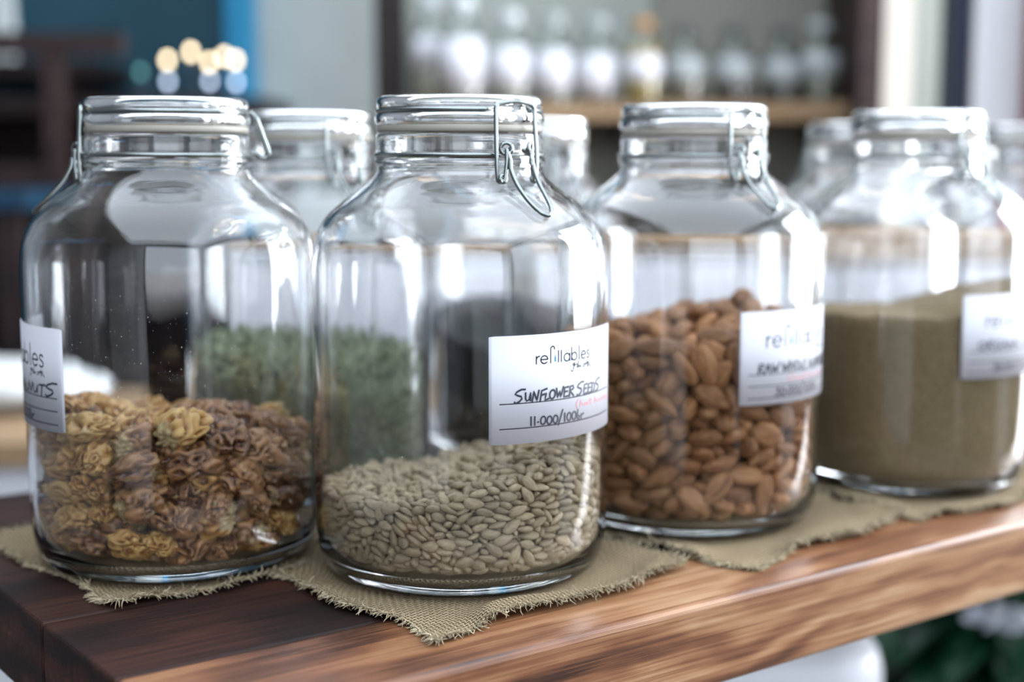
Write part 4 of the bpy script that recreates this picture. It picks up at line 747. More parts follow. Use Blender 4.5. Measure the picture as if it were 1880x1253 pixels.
576,-372,466,-30,3,4,97,-277,-371,433,-15,19,-20,104,-164,-369,491,-3,10,-66,94,556,-369,345,-43,-48,49,111,-60,-366,467,-6,-13,6,104,54,-364,566,-14,56,-75,109,
578,-363,544,27,29,1,110,537,-361,635,16,22,62,100,-437,-360,417,-15,17,-92,98,14,-359,539,10,-91,19,99,-448,-355,468,28,-44,82,99,-544,-354,444,60,-9,-68,108,
106,-353,586,39,-86,-27,91,450,-352,671,-19,6,84,109,246,-352,625,3,-35,82,96,572,-352,667,16,6,-5,111,-337,-351,428,-24,0,-96,100,-380,-350,472,-5,24,88,110,
-584,-350,299,63,-22,-10,98,577,-350,197,5,-3,72,92,219,-349,597,-3,9,-44,90,-98,-346,487,-34,1,26,98,329,-343,672,-43,2,-9,106,550,-341,594,-27,-7,-94,91,
-592,-338,170,-60,39,11,91,-210,-336,466,15,-84,-49,97,-468,-336,435,-19,-14,28,92,-79,-334,427,0,-12,-58,109,576,-334,165,1,-11,1,109,-292,-333,464,2,44,65,100,
-506,-333,484,7,12,-70,102,-392,-332,430,22,1,96,91,1,-332,487,-30,21,36,105,-570,-332,226,-7,-6,-4,99,604,-328,354,-8,25,16,97,245,-327,574,-31,-17,81,95,
62,-327,512,4,9,-30,90,383,-325,662,69,2,-38,98,-600,-325,345,8,33,-77,91,-23,-324,533,-20,-11,-92,105,585,-324,328,-24,24,-49,91,482,-323,699,-27,3,19,112,
-156,-323,430,10,12,91,88,265,-322,617,30,-11,-13,96,-230,-321,433,-6,9,25,104,-599,-321,485,27,17,85,106,31,-320,556,61,-4,-44,102,91,-320,535,5,8,-23,91,
578,-320,640,23,1,95,97,180,-318,572,3,-27,-95,90,154,-318,532,-23,9,90,102,-514,-317,449,18,-18,-39,99,-594,-313,251,-9,-18,1,91,-48,-313,500,-35,4,25,95,
-359,-311,461,2,-74,60,105,570,-310,557,39,-21,78,100,-115,-310,515,-1,2,78,98,-567,-308,419,-87,44,2,101,93,-308,574,3,42,-90,100,-295,-305,418,-5,-13,-98,96,
298,-305,599,13,-25,-16,105,-397,-303,403,12,19,1,98,607,-302,501,-1,18,77,106,-144,-300,490,22,2,84,96,585,-299,680,-23,1,-96,110,-266,-298,467,6,6,87,96,
171,-296,592,15,-50,-81,93,375,-296,631,30,-19,-85,90,315,-293,643,-7,7,-95,111,-166,-292,456,-19,-36,-90,99,-467,-291,466,-10,-9,87,109,439,-291,669,-24,-7,10,108,
-618,-290,167,-39,28,-23,101,-556,-287,478,62,-44,-63,108,-294,-287,385,2,14,97,96,-465,-285,423,12,23,14,98,136,-285,553,16,-5,1,100,-614,-282,273,-79,42,-36,109,
594,-282,346,-19,20,-6,90,-360,-282,431,-2,21,-95,101,-81,-281,486,9,8,33,97,-26,-280,548,72,-58,-3,105,609,-279,303,-27,1,77,90,619,-279,535,-71,-64,16,97,
509,-279,704,-12,50,85,101,618,-277,158,16,-19,-79,93,607,-277,574,7,-26,93,92,597,-275,457,-26,-47,72,100,-67,-274,518,-22,9,-16,106,-599,-274,470,44,-1,25,93,
-225,-271,447,-32,75,56,107,228,-270,589,-22,-22,72,92,235,-269,639,22,-1,-90,108,602,-266,636,95,17,4,102,144,-265,588,-15,-40,-80,104,33,-264,557,7,16,91,102,
606,-263,257,-23,27,-24,97,-431,-261,440,6,22,77,110,83,-261,529,10,8,-49,109,-304,-259,448,23,20,87,102,-618,-259,391,25,-8,35,112,-268,-256,411,14,-1,-97,95,
0,-256,495,3,-4,11,102,193,-253,550,-24,-23,79,107,264,-253,615,-35,-23,80,101,633,-253,460,-25,3,-41,99,-502,-252,438,18,5,16,97,619,-250,362,15,-15,93,110,
-397,-249,468,-20,38,-57,108,-163,-248,477,-91,-21,32,106,621,-246,211,3,29,40,88,-611,-246,441,-11,-28,12,106,609,-245,684,28,-32,88,107,631,-244,410,-48,80,15,111,
472,-244,701,-89,-22,-20,101,-487,-244,488,-6,-10,17,107,-178,-244,418,-18,6,-69,104,70,-244,579,-16,-60,74,108,-126,-243,500,19,-28,70,101,406,-241,679,-4,-4,49,92,
-269,-241,454,-13,62,56,92,430,-240,655,-19,-26,22,92,614,-239,501,2,69,-70,100,303,-238,607,-58,-52,54,96,-548,-235,456,21,-27,-85,101,616,-235,327,-7,10,-52,101,
-73,-234,462,-22,4,24,93,372,-231,652,-8,0,22,96,185,-230,589,-60,-58,52,98,270,-230,581,26,-22,-60,90,-357,-229,464,-39,-37,65,105,138,-228,609,34,-67,-63,96,
-1,-228,531,5,-10,87,100,346,-226,620,-82,55,-7,110,-637,-226,485,-19,-17,95,102,-639,-224,364,36,-37,31,111,-187,-224,456,10,20,-24,93,-627,-221,192,50,-15,4,111,
507,-221,692,13,-24,-4,101,653,-218,550,-94,-1,-27,90,115,-218,568,4,38,-91,110,-57,-216,522,-13,14,35,104,-310,-215,416,6,17,46,100,-469,-215,461,-17,-14,94,96,
-303,-215,471,-4,20,23,89,648,-215,357,7,-46,79,102,621,-212,162,-23,8,27,99,289,-212,637,71,65,-19,90,-385,-212,425,11,-24,-68,92,330,-207,661,-4,-37,-86,100,
621,-207,629,14,81,34,104,-53,-206,484,-25,10,-66,100,-560,-204,479,-5,-41,-25,110,-248,-202,461,50,49,66,112,-157,-200,493,4,8,-11,107,240,-199,621,-23,-3,45,108,
158,-199,536,43,-48,-73,98,-95,-198,496,-53,-62,41,97,640,-195,589,73,-58,-34,90,445,-194,698,-96,17,-8,88,203,-193,596,4,16,-31,90,27,-193,546,41,-16,-49,89,
-266,-192,421,91,22,-30,91,-640,-191,439,-45,-26,71,98,437,-191,658,28,-15,-94,96,-632,-190,157,5,2,95,107,662,-190,215,12,-31,-73,92,642,-188,457,46,61,2,110,
565,-188,722,-18,-8,8,103,-435,-187,444,1,16,90,112,-503,-187,485,-16,-22,94,100,-101,-186,453,-79,-6,15,104,-603,-184,481,-35,68,-33,104,-645,-183,343,27,-6,-93,106,
65,-183,531,9,-16,61,102,-635,-182,200,-12,-59,-77,97,18,-182,509,2,-7,49,110,111,-180,543,10,-4,67,92,-339,-179,442,-9,-2,92,101,-635,-179,305,31,16,-93,106,
-518,-179,444,15,-83,-51,96,643,-179,338,-6,5,-8,102,634,-176,304,14,12,18,99,655,-175,519,38,19,66,105,42,-175,478,-11,-14,-11,108,403,-174,672,4,7,-85,95,
-48,-170,524,-26,37,88,89,-657,-170,378,-33,13,80,111,-649,-169,246,-19,-17,-92,110,-432,-169,483,60,-36,-23,100,125,-168,572,22,-93,-23,89,-220,-166,469,-83,21,-17,99,
619,-164,640,-15,73,34,88,301,-163,597,-18,-15,8,111,485,-163,690,91,-26,-1,112,-294,-162,463,-37,10,-91,110,647,-161,369,-30,3,4,108,204,-159,571,-19,6,9,92,
-389,-157,469,45,24,68,108,623,-154,586,-70,-56,-25,91,-151,-153,444,-18,17,48,107,336,-152,659,20,10,-6,101,220,-146,625,5,-4,-87,105,515,-146,713,86,-3,-15,104,
-559,-145,457,25,4,2,110,296,-145,630,3,-4,-99,97,-234,-143,421,-22,1,73,106,-413,-142,431,26,38,87,107,-642,-141,458,-46,16,85,104,-92,-141,528,19,22,-94,98,
-9,-141,493,10,4,39,110,-134,-141,472,-4,16,89,91,673,-140,477,21,-39,-61,98,246,-139,596,-24,-16,-4,89,-59,-136,467,-1,-5,15,102,13,-136,534,-9,-14,-15,99,
-335,-134,460,-5,13,46,88,570,-134,726,-37,-46,79,107,-303,-132,423,54,33,53,109,164,-131,591,-23,15,19,109,-188,-131,476,5,52,24,103,-538,-130,491,-11,-8,-49,96,
86,-130,530,22,-13,0,98,161,-129,542,58,-64,-44,107,-487,-129,427,-4,-8,-95,108,-482,-127,463,-1,21,50,98,634,-126,654,-57,-51,62,101,647,-125,302,12,-93,-25,105,
353,-125,615,-18,12,96,89,675,-123,245,-8,-3,58,107,646,-122,576,25,20,-52,109,654,-121,209,2,-11,-22,100,-366,-117,431,-3,-5,97,99,-91,-115,491,-23,-10,79,99,
-647,-114,401,45,-24,-84,111,274,-113,581,28,11,-94,96,-436,-111,463,-30,-30,-88,88,668,-111,376,-63,-61,45,102,676,-110,610,21,11,95,93,-230,-110,462,43,-32,-83,107,
434,-109,653,54,76,21,89,44,-108,562,-1,6,97,110,-674,-108,258,-75,-61,12,90,-273,-106,470,-33,5,76,109,213,-105,601,-86,-2,33,92,-667,-104,444,-54,-20,-16,101,
-598,-103,477,-38,-1,84,103,339,-103,675,10,95,-21,110,113,-103,508,-32,-17,88,103,-34,-101,500,57,42,-22,105,-653,-98,195,28,-13,-90,107,-546,-96,443,8,15,98,109,
-206,-96,424,-8,-58,77,92,115,-96,551,76,-56,13,102,583,-95,723,15,-25,-13,98,659,-94,416,-34,28,19,97,-493,-94,482,6,84,-48,93,506,-94,689,-19,-26,26,108,
384,-93,642,71,64,-8,111,-384,-92,469,6,-23,96,103,454,-88,694,15,-34,-32,106,161,-88,603,10,14,-10,89,54,-80,524,-6,10,19,108,262,-79,615,-59,78,-3,103,
-662,-79,322,-36,-17,64,96,657,-78,297,54,14,-18,100,-261,-78,418,25,34,49,98,668,-77,657,-27,86,37,91,-140,-76,497,19,28,68,111,-651,-71,459,-22,43,86,98,
-168,-71,472,13,33,60,103,396,-71,671,-27,7,-51,99,-538,-69,479,1,34,-91,98,198,-68,578,8,6,-97,99,-305,-68,420,40,30,20,107,-32,-68,530,-18,-4,-17,93,
-425,-67,446,-30,-13,13,91,-98,-67,511,-52,64,-48,97,506,-67,725,10,-19,-22,106,340,-66,611,-26,-18,41,104,-685,-66,412,-9,-30,91,91,-17,-66,447,29,-15,-93,103,
-503,-64,439,-1,56,78,90,-675,-62,378,-9,-4,42,90,-225,-61,459,56,9,-14,107,-341,-59,466,34,-23,-28,96,116,-56,576,20,-4,-96,112,-683,-54,338,32,-51,-74,93,
-35,-54,490,-94,-25,14,109,-378,-53,426,-30,-90,-27,95,329,-53,643,10,-29,-92,108,-681,-53,167,16,13,82,102,674,-52,635,4,-30,73,94,197,-49,612,-22,-7,91,108,
21,-48,504,-5,-5,-93,104,-425,-47,479,14,29,29,96,37,-47,558,-10,23,-14,107,-573,-47,458,-1,40,-90,106,-167,-46,428,-38,88,-11,105,-661,-44,486,9,4,12,97,
687,-43,363,-11,-1,-76,90,644,-43,609,-28,30,-79,107,677,-42,242,79,-24,-31,106,-594,-39,495,20,-15,-75,97,537,-38,707,-19,-96,14,91,-303,-36,468,33,-20,-65,108,
-465,-35,479,28,18,63,89,-222,-35,418,-62,-75,4,97,645,-34,668,-32,85,-5,107,658,-32,454,-22,13,-42,109,156,-32,559,29,-13,-88,106,658,-31,157,-6,17,95,88,
597,-30,732,74,-64,-15,99,443,-30,657,-19,-26,26,102,500,-29,681,-2,-6,45,92,-443,-27,449,5,2,-92,91,-108,-26,454,88,38,-14,93,-508,-24,463,12,15,89,95,
108,-23,530,80,39,18,91,-307,-22,421,43,19,25,102,237,-21,592,95,-16,7,100,682,-21,415,-58,63,-15,103,-49,-18,525,-19,17,-96,93,12,-17,530,-9,9,43,103,
419,-17,681,4,-15,-3,95,-322,-16,380,-3,-4,90,104,-662,-15,414,27,-3,-86,110,289,-14,626,14,-15,-5,89,328,-13,661,13,-6,-96,91,-269,-13,450,-26,-70,45,98,
381,-13,626,82,-54,15,89,-99,-12,487,35,31,22,90,-534,-11,436,19,17,92,100,-183,-9,459,-67,-40,10,109,154,-6,521,-28,14,94,89,75,-5,489,17,-17,-16,110,
61,-5,536,79,-45,-40,103,553,-5,722,-11,16,-3,93,-630,-4,469,40,-16,-85,94,679,-1,515,-79,-56,15,98,672,-1,210,11,-52,22,105,138,1,581,38,-6,-88,99,
-48,1,493,-20,18,-95,105,684,2,274,10,18,68,107,-341,2,435,-48,-11,24,110,-386,4,464,-58,38,-52,94,-235,4,474,-19,9,77,111,95,5,555,36,-70,-49,103,
-688,7,194,27,77,52,101,404,8,649,7,-98,4,89,672,9,641,31,74,-22,94,263,10,652,65,69,22,105,-595,10,452,14,12,71,90,-276,15,380,-38,-30,69,95,
-656,15,385,46,87,8,104,7,15,549,9,-41,-84,89,-507,18,493,-88,40,20,104,-166,20,417,26,-17,-74,90,677,20,471,-35,61,-69,108,-95,20,459,8,26,15,92,
1,20,505,-1,34,-39,101,-438,21,476,-34,9,-39,111,-416,23,430,16,-1,86,109,-559,23,479,-85,-49,0,105,431,24,678,-62,12,-26,94,-477,26,440,-12,-8,57,101,
686,27,594,-63,75,-3,90,-652,27,468,70,17,50,89,642,28,622,53,-34,-75,97,207,29,579,-38,-6,-6,112,270,29,615,27,2,-15,101,686,30,185,-6,-19,88,98,
158,30,537,-46,69,-53,89,-685,32,261,10,16,82,104,-200,32,449,-24,-67,18,111,-234,33,424,-38,30,-81,94,-106,33,498,-2,36,35,93,540,35,698,-15,-24,0,93,
688,35,305,-5,-29,92,91,313,38,646,63,-16,-46,112,-361,40,450,-16,69,17,100,-509,40,463,18,-9,-55,92,-266,40,418,34,38,22,90,-401,43,397,18,5,24,93,
-283,45,482,-39,12,-59,105,-157,46,494,11,20,-2,102,398,50,636,7,3,-95,96,-632,50,414,74,4,-65,95,-45,52,470,-5,5,41,99,456,52,700,-9,-11,-8,91,
338,53,606,-18,-23,18,101,-303,53,441,-52,2,35,99,145,55,584,-97,-14,-13,91,476,56,670,30,-19,-82,106,57,56,536,89,-19,-5,97,-670,56,414,-11,41,55,93,
-564,60,444,11,22,88,109,20,61,461,-28,-6,92,107,-683,61,173,3,-25,81,90,659,62,465,-24,70,-36,111,348,62,646,-84,42,-26,97,-683,63,361,-4,-30,74,106,
67,64,577,-95,6,18,108,-659,64,236,5,-14,90,109,-655,65,278,32,82,39,105,-13,66,496,-6,35,-49,96,238,67,593,94,13,4,95,-67,67,500,-90,40,-9,102,
-666,68,466,-47,-30,-10,103,147,68,554,3,-13,-2,99,-661,69,330,20,7,-91,95,-394,71,454,47,-11,78,90,552,71,707,-23,46,82,90,-102,72,524,34,-15,-32,103,
638,73,639,34,71,-37,92,407,74,668,-22,2,-18,91,671,75,163,18,-9,-47,98,682,76,652,-50,40,-67,100,-245,76,464,8,-41,81,91,666,76,611,12,-27,-53,89,
662,77,366,72,-63,-21,110,-168,80,467,62,-62,-37,100,281,80,621,-99,0,4,97,-357,81,421,4,-25,90,101,-203,84,443,15,-42,79,104,166,86,525,-15,-24,2,97,
-477,87,477,-93,21,28,89,-549,88,477,9,3,26,100,-229,89,405,88,14,-16,98,230,91,555,30,-19,-82,101,-352,92,463,19,-5,94,105,-434,94,437,18,-20,90,112,
61,95,550,-4,13,-19,105,-611,95,475,-28,-48,45,109,-434,96,476,26,21,65,92,-505,97,447,-13,-1,-39,106,120,98,595,14,-5,-3,100,-669,100,416,0,-12,-18,91,
66,101,515,4,7,96,100,498,104,705,-17,14,85,97,27,104,491,-39,15,-74,111,-127,105,489,2,12,25,100,-652,105,304,-18,-16,-96,93,671,106,302,-20,-7,60,99,
297,106,586,17,-27,-30,104,232,109,608,9,15,25,107,-267,109,438,2,-25,-91,111,-320,110,411,7,1,97,89,127,110,539,18,-10,-8,89,656,112,666,95,-2,25,108,
-654,114,264,7,-9,-31,104,-44,118,486,-38,10,-6,101,-59,118,529,13,-6,-56,108,453,118,658,-20,-26,31,105,533,119,692,-31,-15,91,96,420,119,686,8,0,23,99,
332,121,612,82,-37,-24,96,-648,122,477,7,-46,-61,112,199,122,579,-16,-13,45,111,657,123,623,6,-19,-91,97,378,124,628,-52,-41,45,100,646,124,554,82,-48,16,106,
-581,125,449,15,36,85,99,-653,126,381,-47,-57,31,104,-269,126,400,22,19,-49,89,-119,128,457,19,3,75,98,648,128,498,5,28,-5,93,145,129,579,26,1,-82,103,
-303,129,458,31,-36,-62,94,650,131,177,-54,4,-19,90,-383,132,460,-93,16,21,91,-172,132,439,12,-27,-91,94,667,133,329,-25,-11,71,90,-655,134,328,-16,-10,-27,109,
573,136,727,-7,9,-3,110,202,136,541,-17,-25,13,101,-400,137,433,-3,10,-8,92,-499,137,473,6,-3,-17,104,662,139,214,-35,-92,9,110,-210,143,477,-40,-46,69,105,
404,146,661,-7,22,-68,105,-2,147,520,-6,33,36,106,349,148,644,46,-51,-50,107,-484,148,417,-6,-12,-97,107,87,149,557,-15,3,78,109,-101,151,508,14,21,52,99,
649,152,362,-5,24,24,96,-324,153,397,1,-16,21,95,72,154,513,7,-25,-6,104,-259,154,462,3,-15,-58,106,-334,156,439,-26,32,-56,93,672,156,519,-30,43,-45,93,
26,157,573,-23,-23,90,108,217,158,616,-8,-25,-8,104,-32,159,495,-2,23,-18,111,474,159,693,-39,4,-11,99,-70,160,464,7,27,-72,110,158,161,559,-2,-10,98,97,
-660,162,161,-27,25,-87,94,-571,163,470,-48,-30,80,112,-532,163,442,-96,-18,-13,95,127,164,513,48,-32,-9,107,270,165,600,8,18,93,96,-467,167,491,-28,5,-78,90,
-646,168,353,16,17,23,90,296,168,640,19,9,-95,92,34,169,538,-1,-5,77,107,-137,169,493,6,13,33,111,649,170,178,-21,20,-18,94,-228,171,432,-6,12,96,107,
664,172,273,19,-17,-60,99,-421,172,471,-9,33,-76,100,654,172,479,-32,2,-18,98,659,172,429,38,17,80,106,557,173,702,8,-20,21,97,253,174,564,24,95,3,90,
631,176,325,-26,-16,78,89,-180,176,468,9,15,84,98,-462,176,450,-4,-2,66,109,638,178,623,-3,45,45,110,-653,179,256,27,7,19,98,-635,179,199,-14,-24,60,110,
-614,183,467,37,-60,-30,103,448,184,653,19,-17,-23,103,309,186,615,14,3,-25,93,500,186,714,-96,21,-8,98,-365,188,423,17,4,77,105,-319,188,372,-11,15,-94,89,
634,189,677,-65,28,-51,106,-300,191,431,12,-6,-67,97,-279,192,398,-34,-58,52,98,-372,194,466,-63,60,-20,105,184,195,576,-26,4,-6,92,-513,198,502,14,-1,15,105,
637,199,510,60,-63,47,109,101,199,566,1,30,94,99,368,202,614,29,-16,-93,96,655,202,392,-8,-22,9,106,363,205,661,0,69,70,90,204,206,606,-22,-2,-8,88,
-245,208,488,-18,-2,49,112,631,208,152,-61,74,-15,94,-41,210,520,94,-30,-9,91,502,210,684,-12,-21,96,109,-491,210,473,7,-1,52,91,650,211,353,-21,-22,93,100,
308,213,593,7,-24,51,99,-416,213,441,1,-4,72,103,646,214,242,4,-86,-35,100,-208,214,442,-10,22,-17,102,59,217,534,34,-1,-47,96,-510,217,423,59,80,-4,108,
-630,217,163,53,8,-64,93,-581,218,464,-40,-30,85,93,-638,218,370,65,-73,2,111,625,219,440,63,-2,75,93,-653,222,465,19,-49,24,109,-298,224,465,-13,1,65,107,
9,225,520,29,2,84,110,120,227,534,16,3,-98,108,637,229,283,-14,-20,-80,96,-541,229,466,-13,-30,69,94,335,230,633,5,15,-98,94,-634,231,323,76,-59,20,97,
-181,231,465,-28,-55,-68,90,-18,233,488,-3,-6,-90,108,-560,234,434,-21,17,-57,89,-103,235,512,0,-7,-70,105,633,235,576,-44,78,-28,92,393,236,662,-3,35,90,91,
-61,236,475,18,26,25,94,634,237,523,41,77,-16,105,-629,238,264,-76,-32,54,108,178,238,527,-20,-14,95,101,-264,238,435,-39,-41,59,92,-147,241,481,22,28,78,95,
168,242,586,-97,12,8,99,48,243,503,36,-21,-43,94,641,244,639,-66,-51,-11,104,237,246,590,-56,74,-19,107,97,247,562,-26,-16,-36,107,576,248,721,-39,-90,-12,100,
-431,248,472,-3,-2,58,110,-241,248,407,55,81,-13,89,77,249,480,11,-23,2,100,536,250,704,-28,23,-24,89,-487,252,447,-23,5,10,101,-342,252,466,11,-21,30,102,
366,255,613,10,-23,9,102,439,256,648,19,-27,-46,108,285,256,573,17,-19,-19,90,-628,259,159,-76,51,38,88,624,260,184,22,-69,-20,93,-315,261,434,6,-2,28,101,
269,262,631,-77,61,-3,102,-153,263,420,19,4,75,88,-207,264,459,21,14,-6,89,-598,265,463,-64,-27,11,108,-38,266,519,10,11,-3,102,632,268,378,-66,65,-33,109,
498,268,673,30,-20,-76,101,-494,271,489,-6,7,-98,108,-268,271,470,0,39,59,93,415,272,681,5,-4,1,105,162,273,555,5,-11,-26,109,197,275,599,89,-39,19,90,
308,276,613,9,-16,23,94,-396,276,429,12,-13,-97,108,-221,277,428,11,8,95,111,-624,279,396,-73,4,64,102,31,279,553,0,13,34,102,-305,281,399,-22,-28,91,95,
625,283,608,62,23,-72,94,380,285,650,6,-10,17,89,-142,286,451,20,11,56,91,-53,287,468,-27,-3,14,95,563,290,705,16,-8,-6,98,-123,291,481,-1,37,22,105,
-457,295,445,-8,-36,-90,104,133,295,582,11,-33,-88,94,-330,297,461,16,66,-72,95,369,299,617,-9,91,35,96,-388,300,468,-68,47,-48,109,-63,301,502,25,-3,-27,88,
9,302,492,2,-3,-5,100,-526,303,425,-8,10,59,106,298,304,590,-1,15,-97,100,474,309,664,-55,-36,45,88,102,309,555,-80,-22,13,89,208,310,572,13,-8,-23,102,
-518,311,460,-8,9,54,105,-240,314,460,-7,15,-26,103,-567,314,447,11,-16,53,95,-134,315,423,19,91,33,100,-174,315,468,-8,-41,38,92,-200,317,423,56,-7,-25,94,
-347,320,423,14,16,96,94,-279,321,433,-16,1,24,89,-16,322,521,-54,-82,13,93,422,325,641,83,-30,11,94,343,325,643,13,-6,-96,105,-463,326,469,-8,-4,-43,91,
530,328,684,15,-16,-9,89,39,329,518,-3,10,64,98,-78,330,467,0,29,21,89,-334,331,460,4,85,51,93,145,332,535,41,-28,-31,93,210,333,607,96,-6,6,108,
293,340,614,11,-39,-79,101,76,341,548,7,-17,-95,99,-55,342,499,-58,-74,-25,91,438,343,680,96,15,13,110,-406,347,420,18,11,80,95,129,348,578,-16,6,-3,99,
-423,351,455,-14,16,-70,91,-15,352,466,-19,-16,46,100,365,353,607,-17,-25,14,90,-205,354,463,56,44,-61,102,-481,354,416,36,47,48,108,-565,356,437,2,-25,95,94,
-123,357,446,-10,31,23,106,-337,358,402,-5,19,-97,106,-241,360,418,39,-67,31,89,-452,363,437,-17,35,-59,97,585,365,708,-24,-17,32,92,442,366,644,18,-27,-39,99,
279,367,637,-9,-11,-7,104,32,368,538,2,-27,-91,101,-298,370,432,-5,10,24,102,25,370,452,30,-17,-91,101,-509,372,456,-5,-43,-82,93,8,372,505,14,-8,64,95,
-278,372,459,18,30,36,92,207,373,577,51,85,9,88,-384,375,460,81,-17,-51,110,357,378,641,18,36,-91,101,243,382,600,0,-14,89,99,-98,384,475,75,-29,-53,107,
-40,385,485,15,-6,38,104,72,385,495,20,10,4,90,-395,386,401,25,7,-69,101,-549,388,467,-34,-2,31,109,158,390,565,-4,-41,63,100,-321,394,467,25,9,24,106,
-543,394,426,16,5,95,94,-160,395,445,-6,27,42,92,529,399,685,-31,-17,77,109,377,401,617,4,7,-98,91,411,402,661,-90,22,-31,95,-262,403,399,-2,4,7,99,
136,404,533,-55,80,13,92,-39,404,523,9,17,-95,106,329,405,590,-23,-25,60,94,-373,408,377,0,-1,-51,96,-362,408,434,26,38,83,96,-441,409,399,-33,-11,63,92,
472,409,655,-18,5,82,92,95,409,531,-89,-7,43,94,-236,410,454,39,25,69,101,-107,416,435,41,-47,-76,98,-199,417,430,30,-30,-68,108,-427,419,438,-11,-25,92,96,
262,422,625,-16,-44,85,107,87,424,478,30,-19,-83,92,56,425,526,31,28,1,102,33,425,493,2,17,-82,111,-465,426,458,29,9,-90,90,18,427,450,-11,-10,98,91,
-519,428,424,-41,22,-32,100,-323,430,447,16,-36,84,112,145,430,505,2,-18,-48,92,-133,431,471,-51,-47,48,108,-245,431,424,13,21,34,91,348,432,633,29,-10,-92,98,
-478,434,412,-63,42,-34,89,188,434,562,-1,19,97,88,468,435,678,86,-36,0,99,111,437,562,8,-8,-59,100,-170,439,479,34,-28,-77,109,-67,440,490,-19,4,97,108,
290,441,607,22,4,-62,100,201,450,594,6,2,-63,99,-14,451,475,1,-3,78,102,-108,454,389,7,-19,23,101,242,457,582,-28,-25,71,97,428,459,636,-29,-18,62,107,
-404,461,465,15,-3,-98,101,143,466,533,25,-94,-16,105,381,466,615,-21,-26,42,107,-406,468,429,-2,-22,46,105,-223,469,452,-28,-21,93,94,-275,471,456,6,3,74,101,
-458,471,442,-21,33,-86,90,67,471,541,-4,10,5,93,328,477,628,-10,22,23,89,174,477,567,-8,-1,17,98,-166,478,449,4,10,-39,101,-283,478,404,-33,-19,7,91,
-115,480,432,31,-1,-54,109,285,481,585,0,-30,80,107,-78,482,467,7,4,-21,98,90,482,509,7,96,23,94,-349,486,434,17,9,66,109,-25,488,507,59,73,-31,112,
-219,490,426,10,-41,75,90,-321,490,456,35,23,80,88,-77,493,509,-23,-12,63,103,-456,495,404,-24,-14,-93,110,462,495,653,83,-47,-10,90,215,497,537,-31,-18,73,110,
-349,498,397,-5,-7,72,108,9,502,525,14,23,89,107,-287,504,424,-22,-11,-7,91,327,506,591,77,-60,-2,95,-430,510,470,21,9,-6,105,66,511,480,1,18,97,107,
-18,511,464,18,-3,9,92,227,515,599,-17,94,4,97,-236,515,395,13,62,76,109,163,516,511,-20,-26,34,98,273,518,560,-19,-26,24,91,-412,520,426,31,-29,83,109,
100,520,542,10,6,-47,96,-184,526,432,16,-11,95,111,174,527,553,7,-1,24,96,-55,527,435,-2,-91,28,96,-153,529,471,1,2,-52,108,53,531,526,5,13,-22,97,
330,535,618,3,-15,-41,92,230,536,572,21,-7,-60,91,-94,536,483,4,16,-10,103,-334,538,367,1,-6,-82,97,364,539,602,18,-27,-32,94,-305,541,396,8,9,-78,98,
-397,543,390,-73,19,12,93,105,544,517,-74,58,-6,98,22,544,447,25,-19,-92,107,410,545,632,47,-47,-40,104,-245,546,430,-17,21,-22,92,-27,548,503,78,-4,11,90,
-312,548,438,88,-23,-13,105,40,549,492,-21,-11,1,96,-117,553,432,-1,-88,40,96,104,555,483,18,-18,-21,99,-393,556,448,-13,77,50,95,-42,559,446,-35,-52,-74,97,
-369,565,416,3,-11,-51,102,242,566,545,-66,65,-26,95,296,569,576,-16,-4,11,99,163,570,542,-52,17,4,104,-360,576,384,-25,-12,92,88,-213,579,458,-7,7,-99,110,
145,581,500,-5,-16,-44,92,-88,581,461,-78,-4,25,100,-15,586,481,-35,1,-3,107,-168,589,422,8,10,-32,97,-1,592,527,-10,-19,2,106,-185,593,372,-33,-92,16,111,
-296,594,368,-33,-39,75,104,36,597,510,-35,-24,85,91,87,601,500,-32,91,-21,98,175,603,563,-31,-92,20,107,257,605,582,26,-3,-95,103,-123,607,426,-37,19,-34,112,
-222,608,419,-66,-29,43,97,-305,608,414,-60,-14,18,110,-55,612,415,2,33,85,97,171,614,519,-11,24,93,107,-162,620,393,2,15,95,102,104,621,535,-10,23,92,105,
-81,625,447,-31,11,19,103,-255,625,440,58,-76,-23,94,273,628,557,25,-22,-58,93,-22,632,488,-20,6,32,93,-259,639,356,-86,-45,15,89,86,642,471,11,-9,-81,92,
224,645,575,-97,-18,-2,95,-201,647,443,-29,15,61,100,-50,649,463,-4,23,23,93,45,654,492,-40,-21,75,96,176,656,528,-26,6,22,101,-134,659,482,27,4,-72,106,
-44,663,421,39,0,4,98,95,665,503,-21,2,-27,93,-179,666,402,-15,-26,-60,98,26,666,448,-9,-6,-30,108,-147,667,436,-24,-86,42,101,114,672,537,8,-52,-82,96,
1,676,501,-83,-24,49,104,-80,683,469,-56,65,49,110,53,688,531,-17,58,77,99,
]
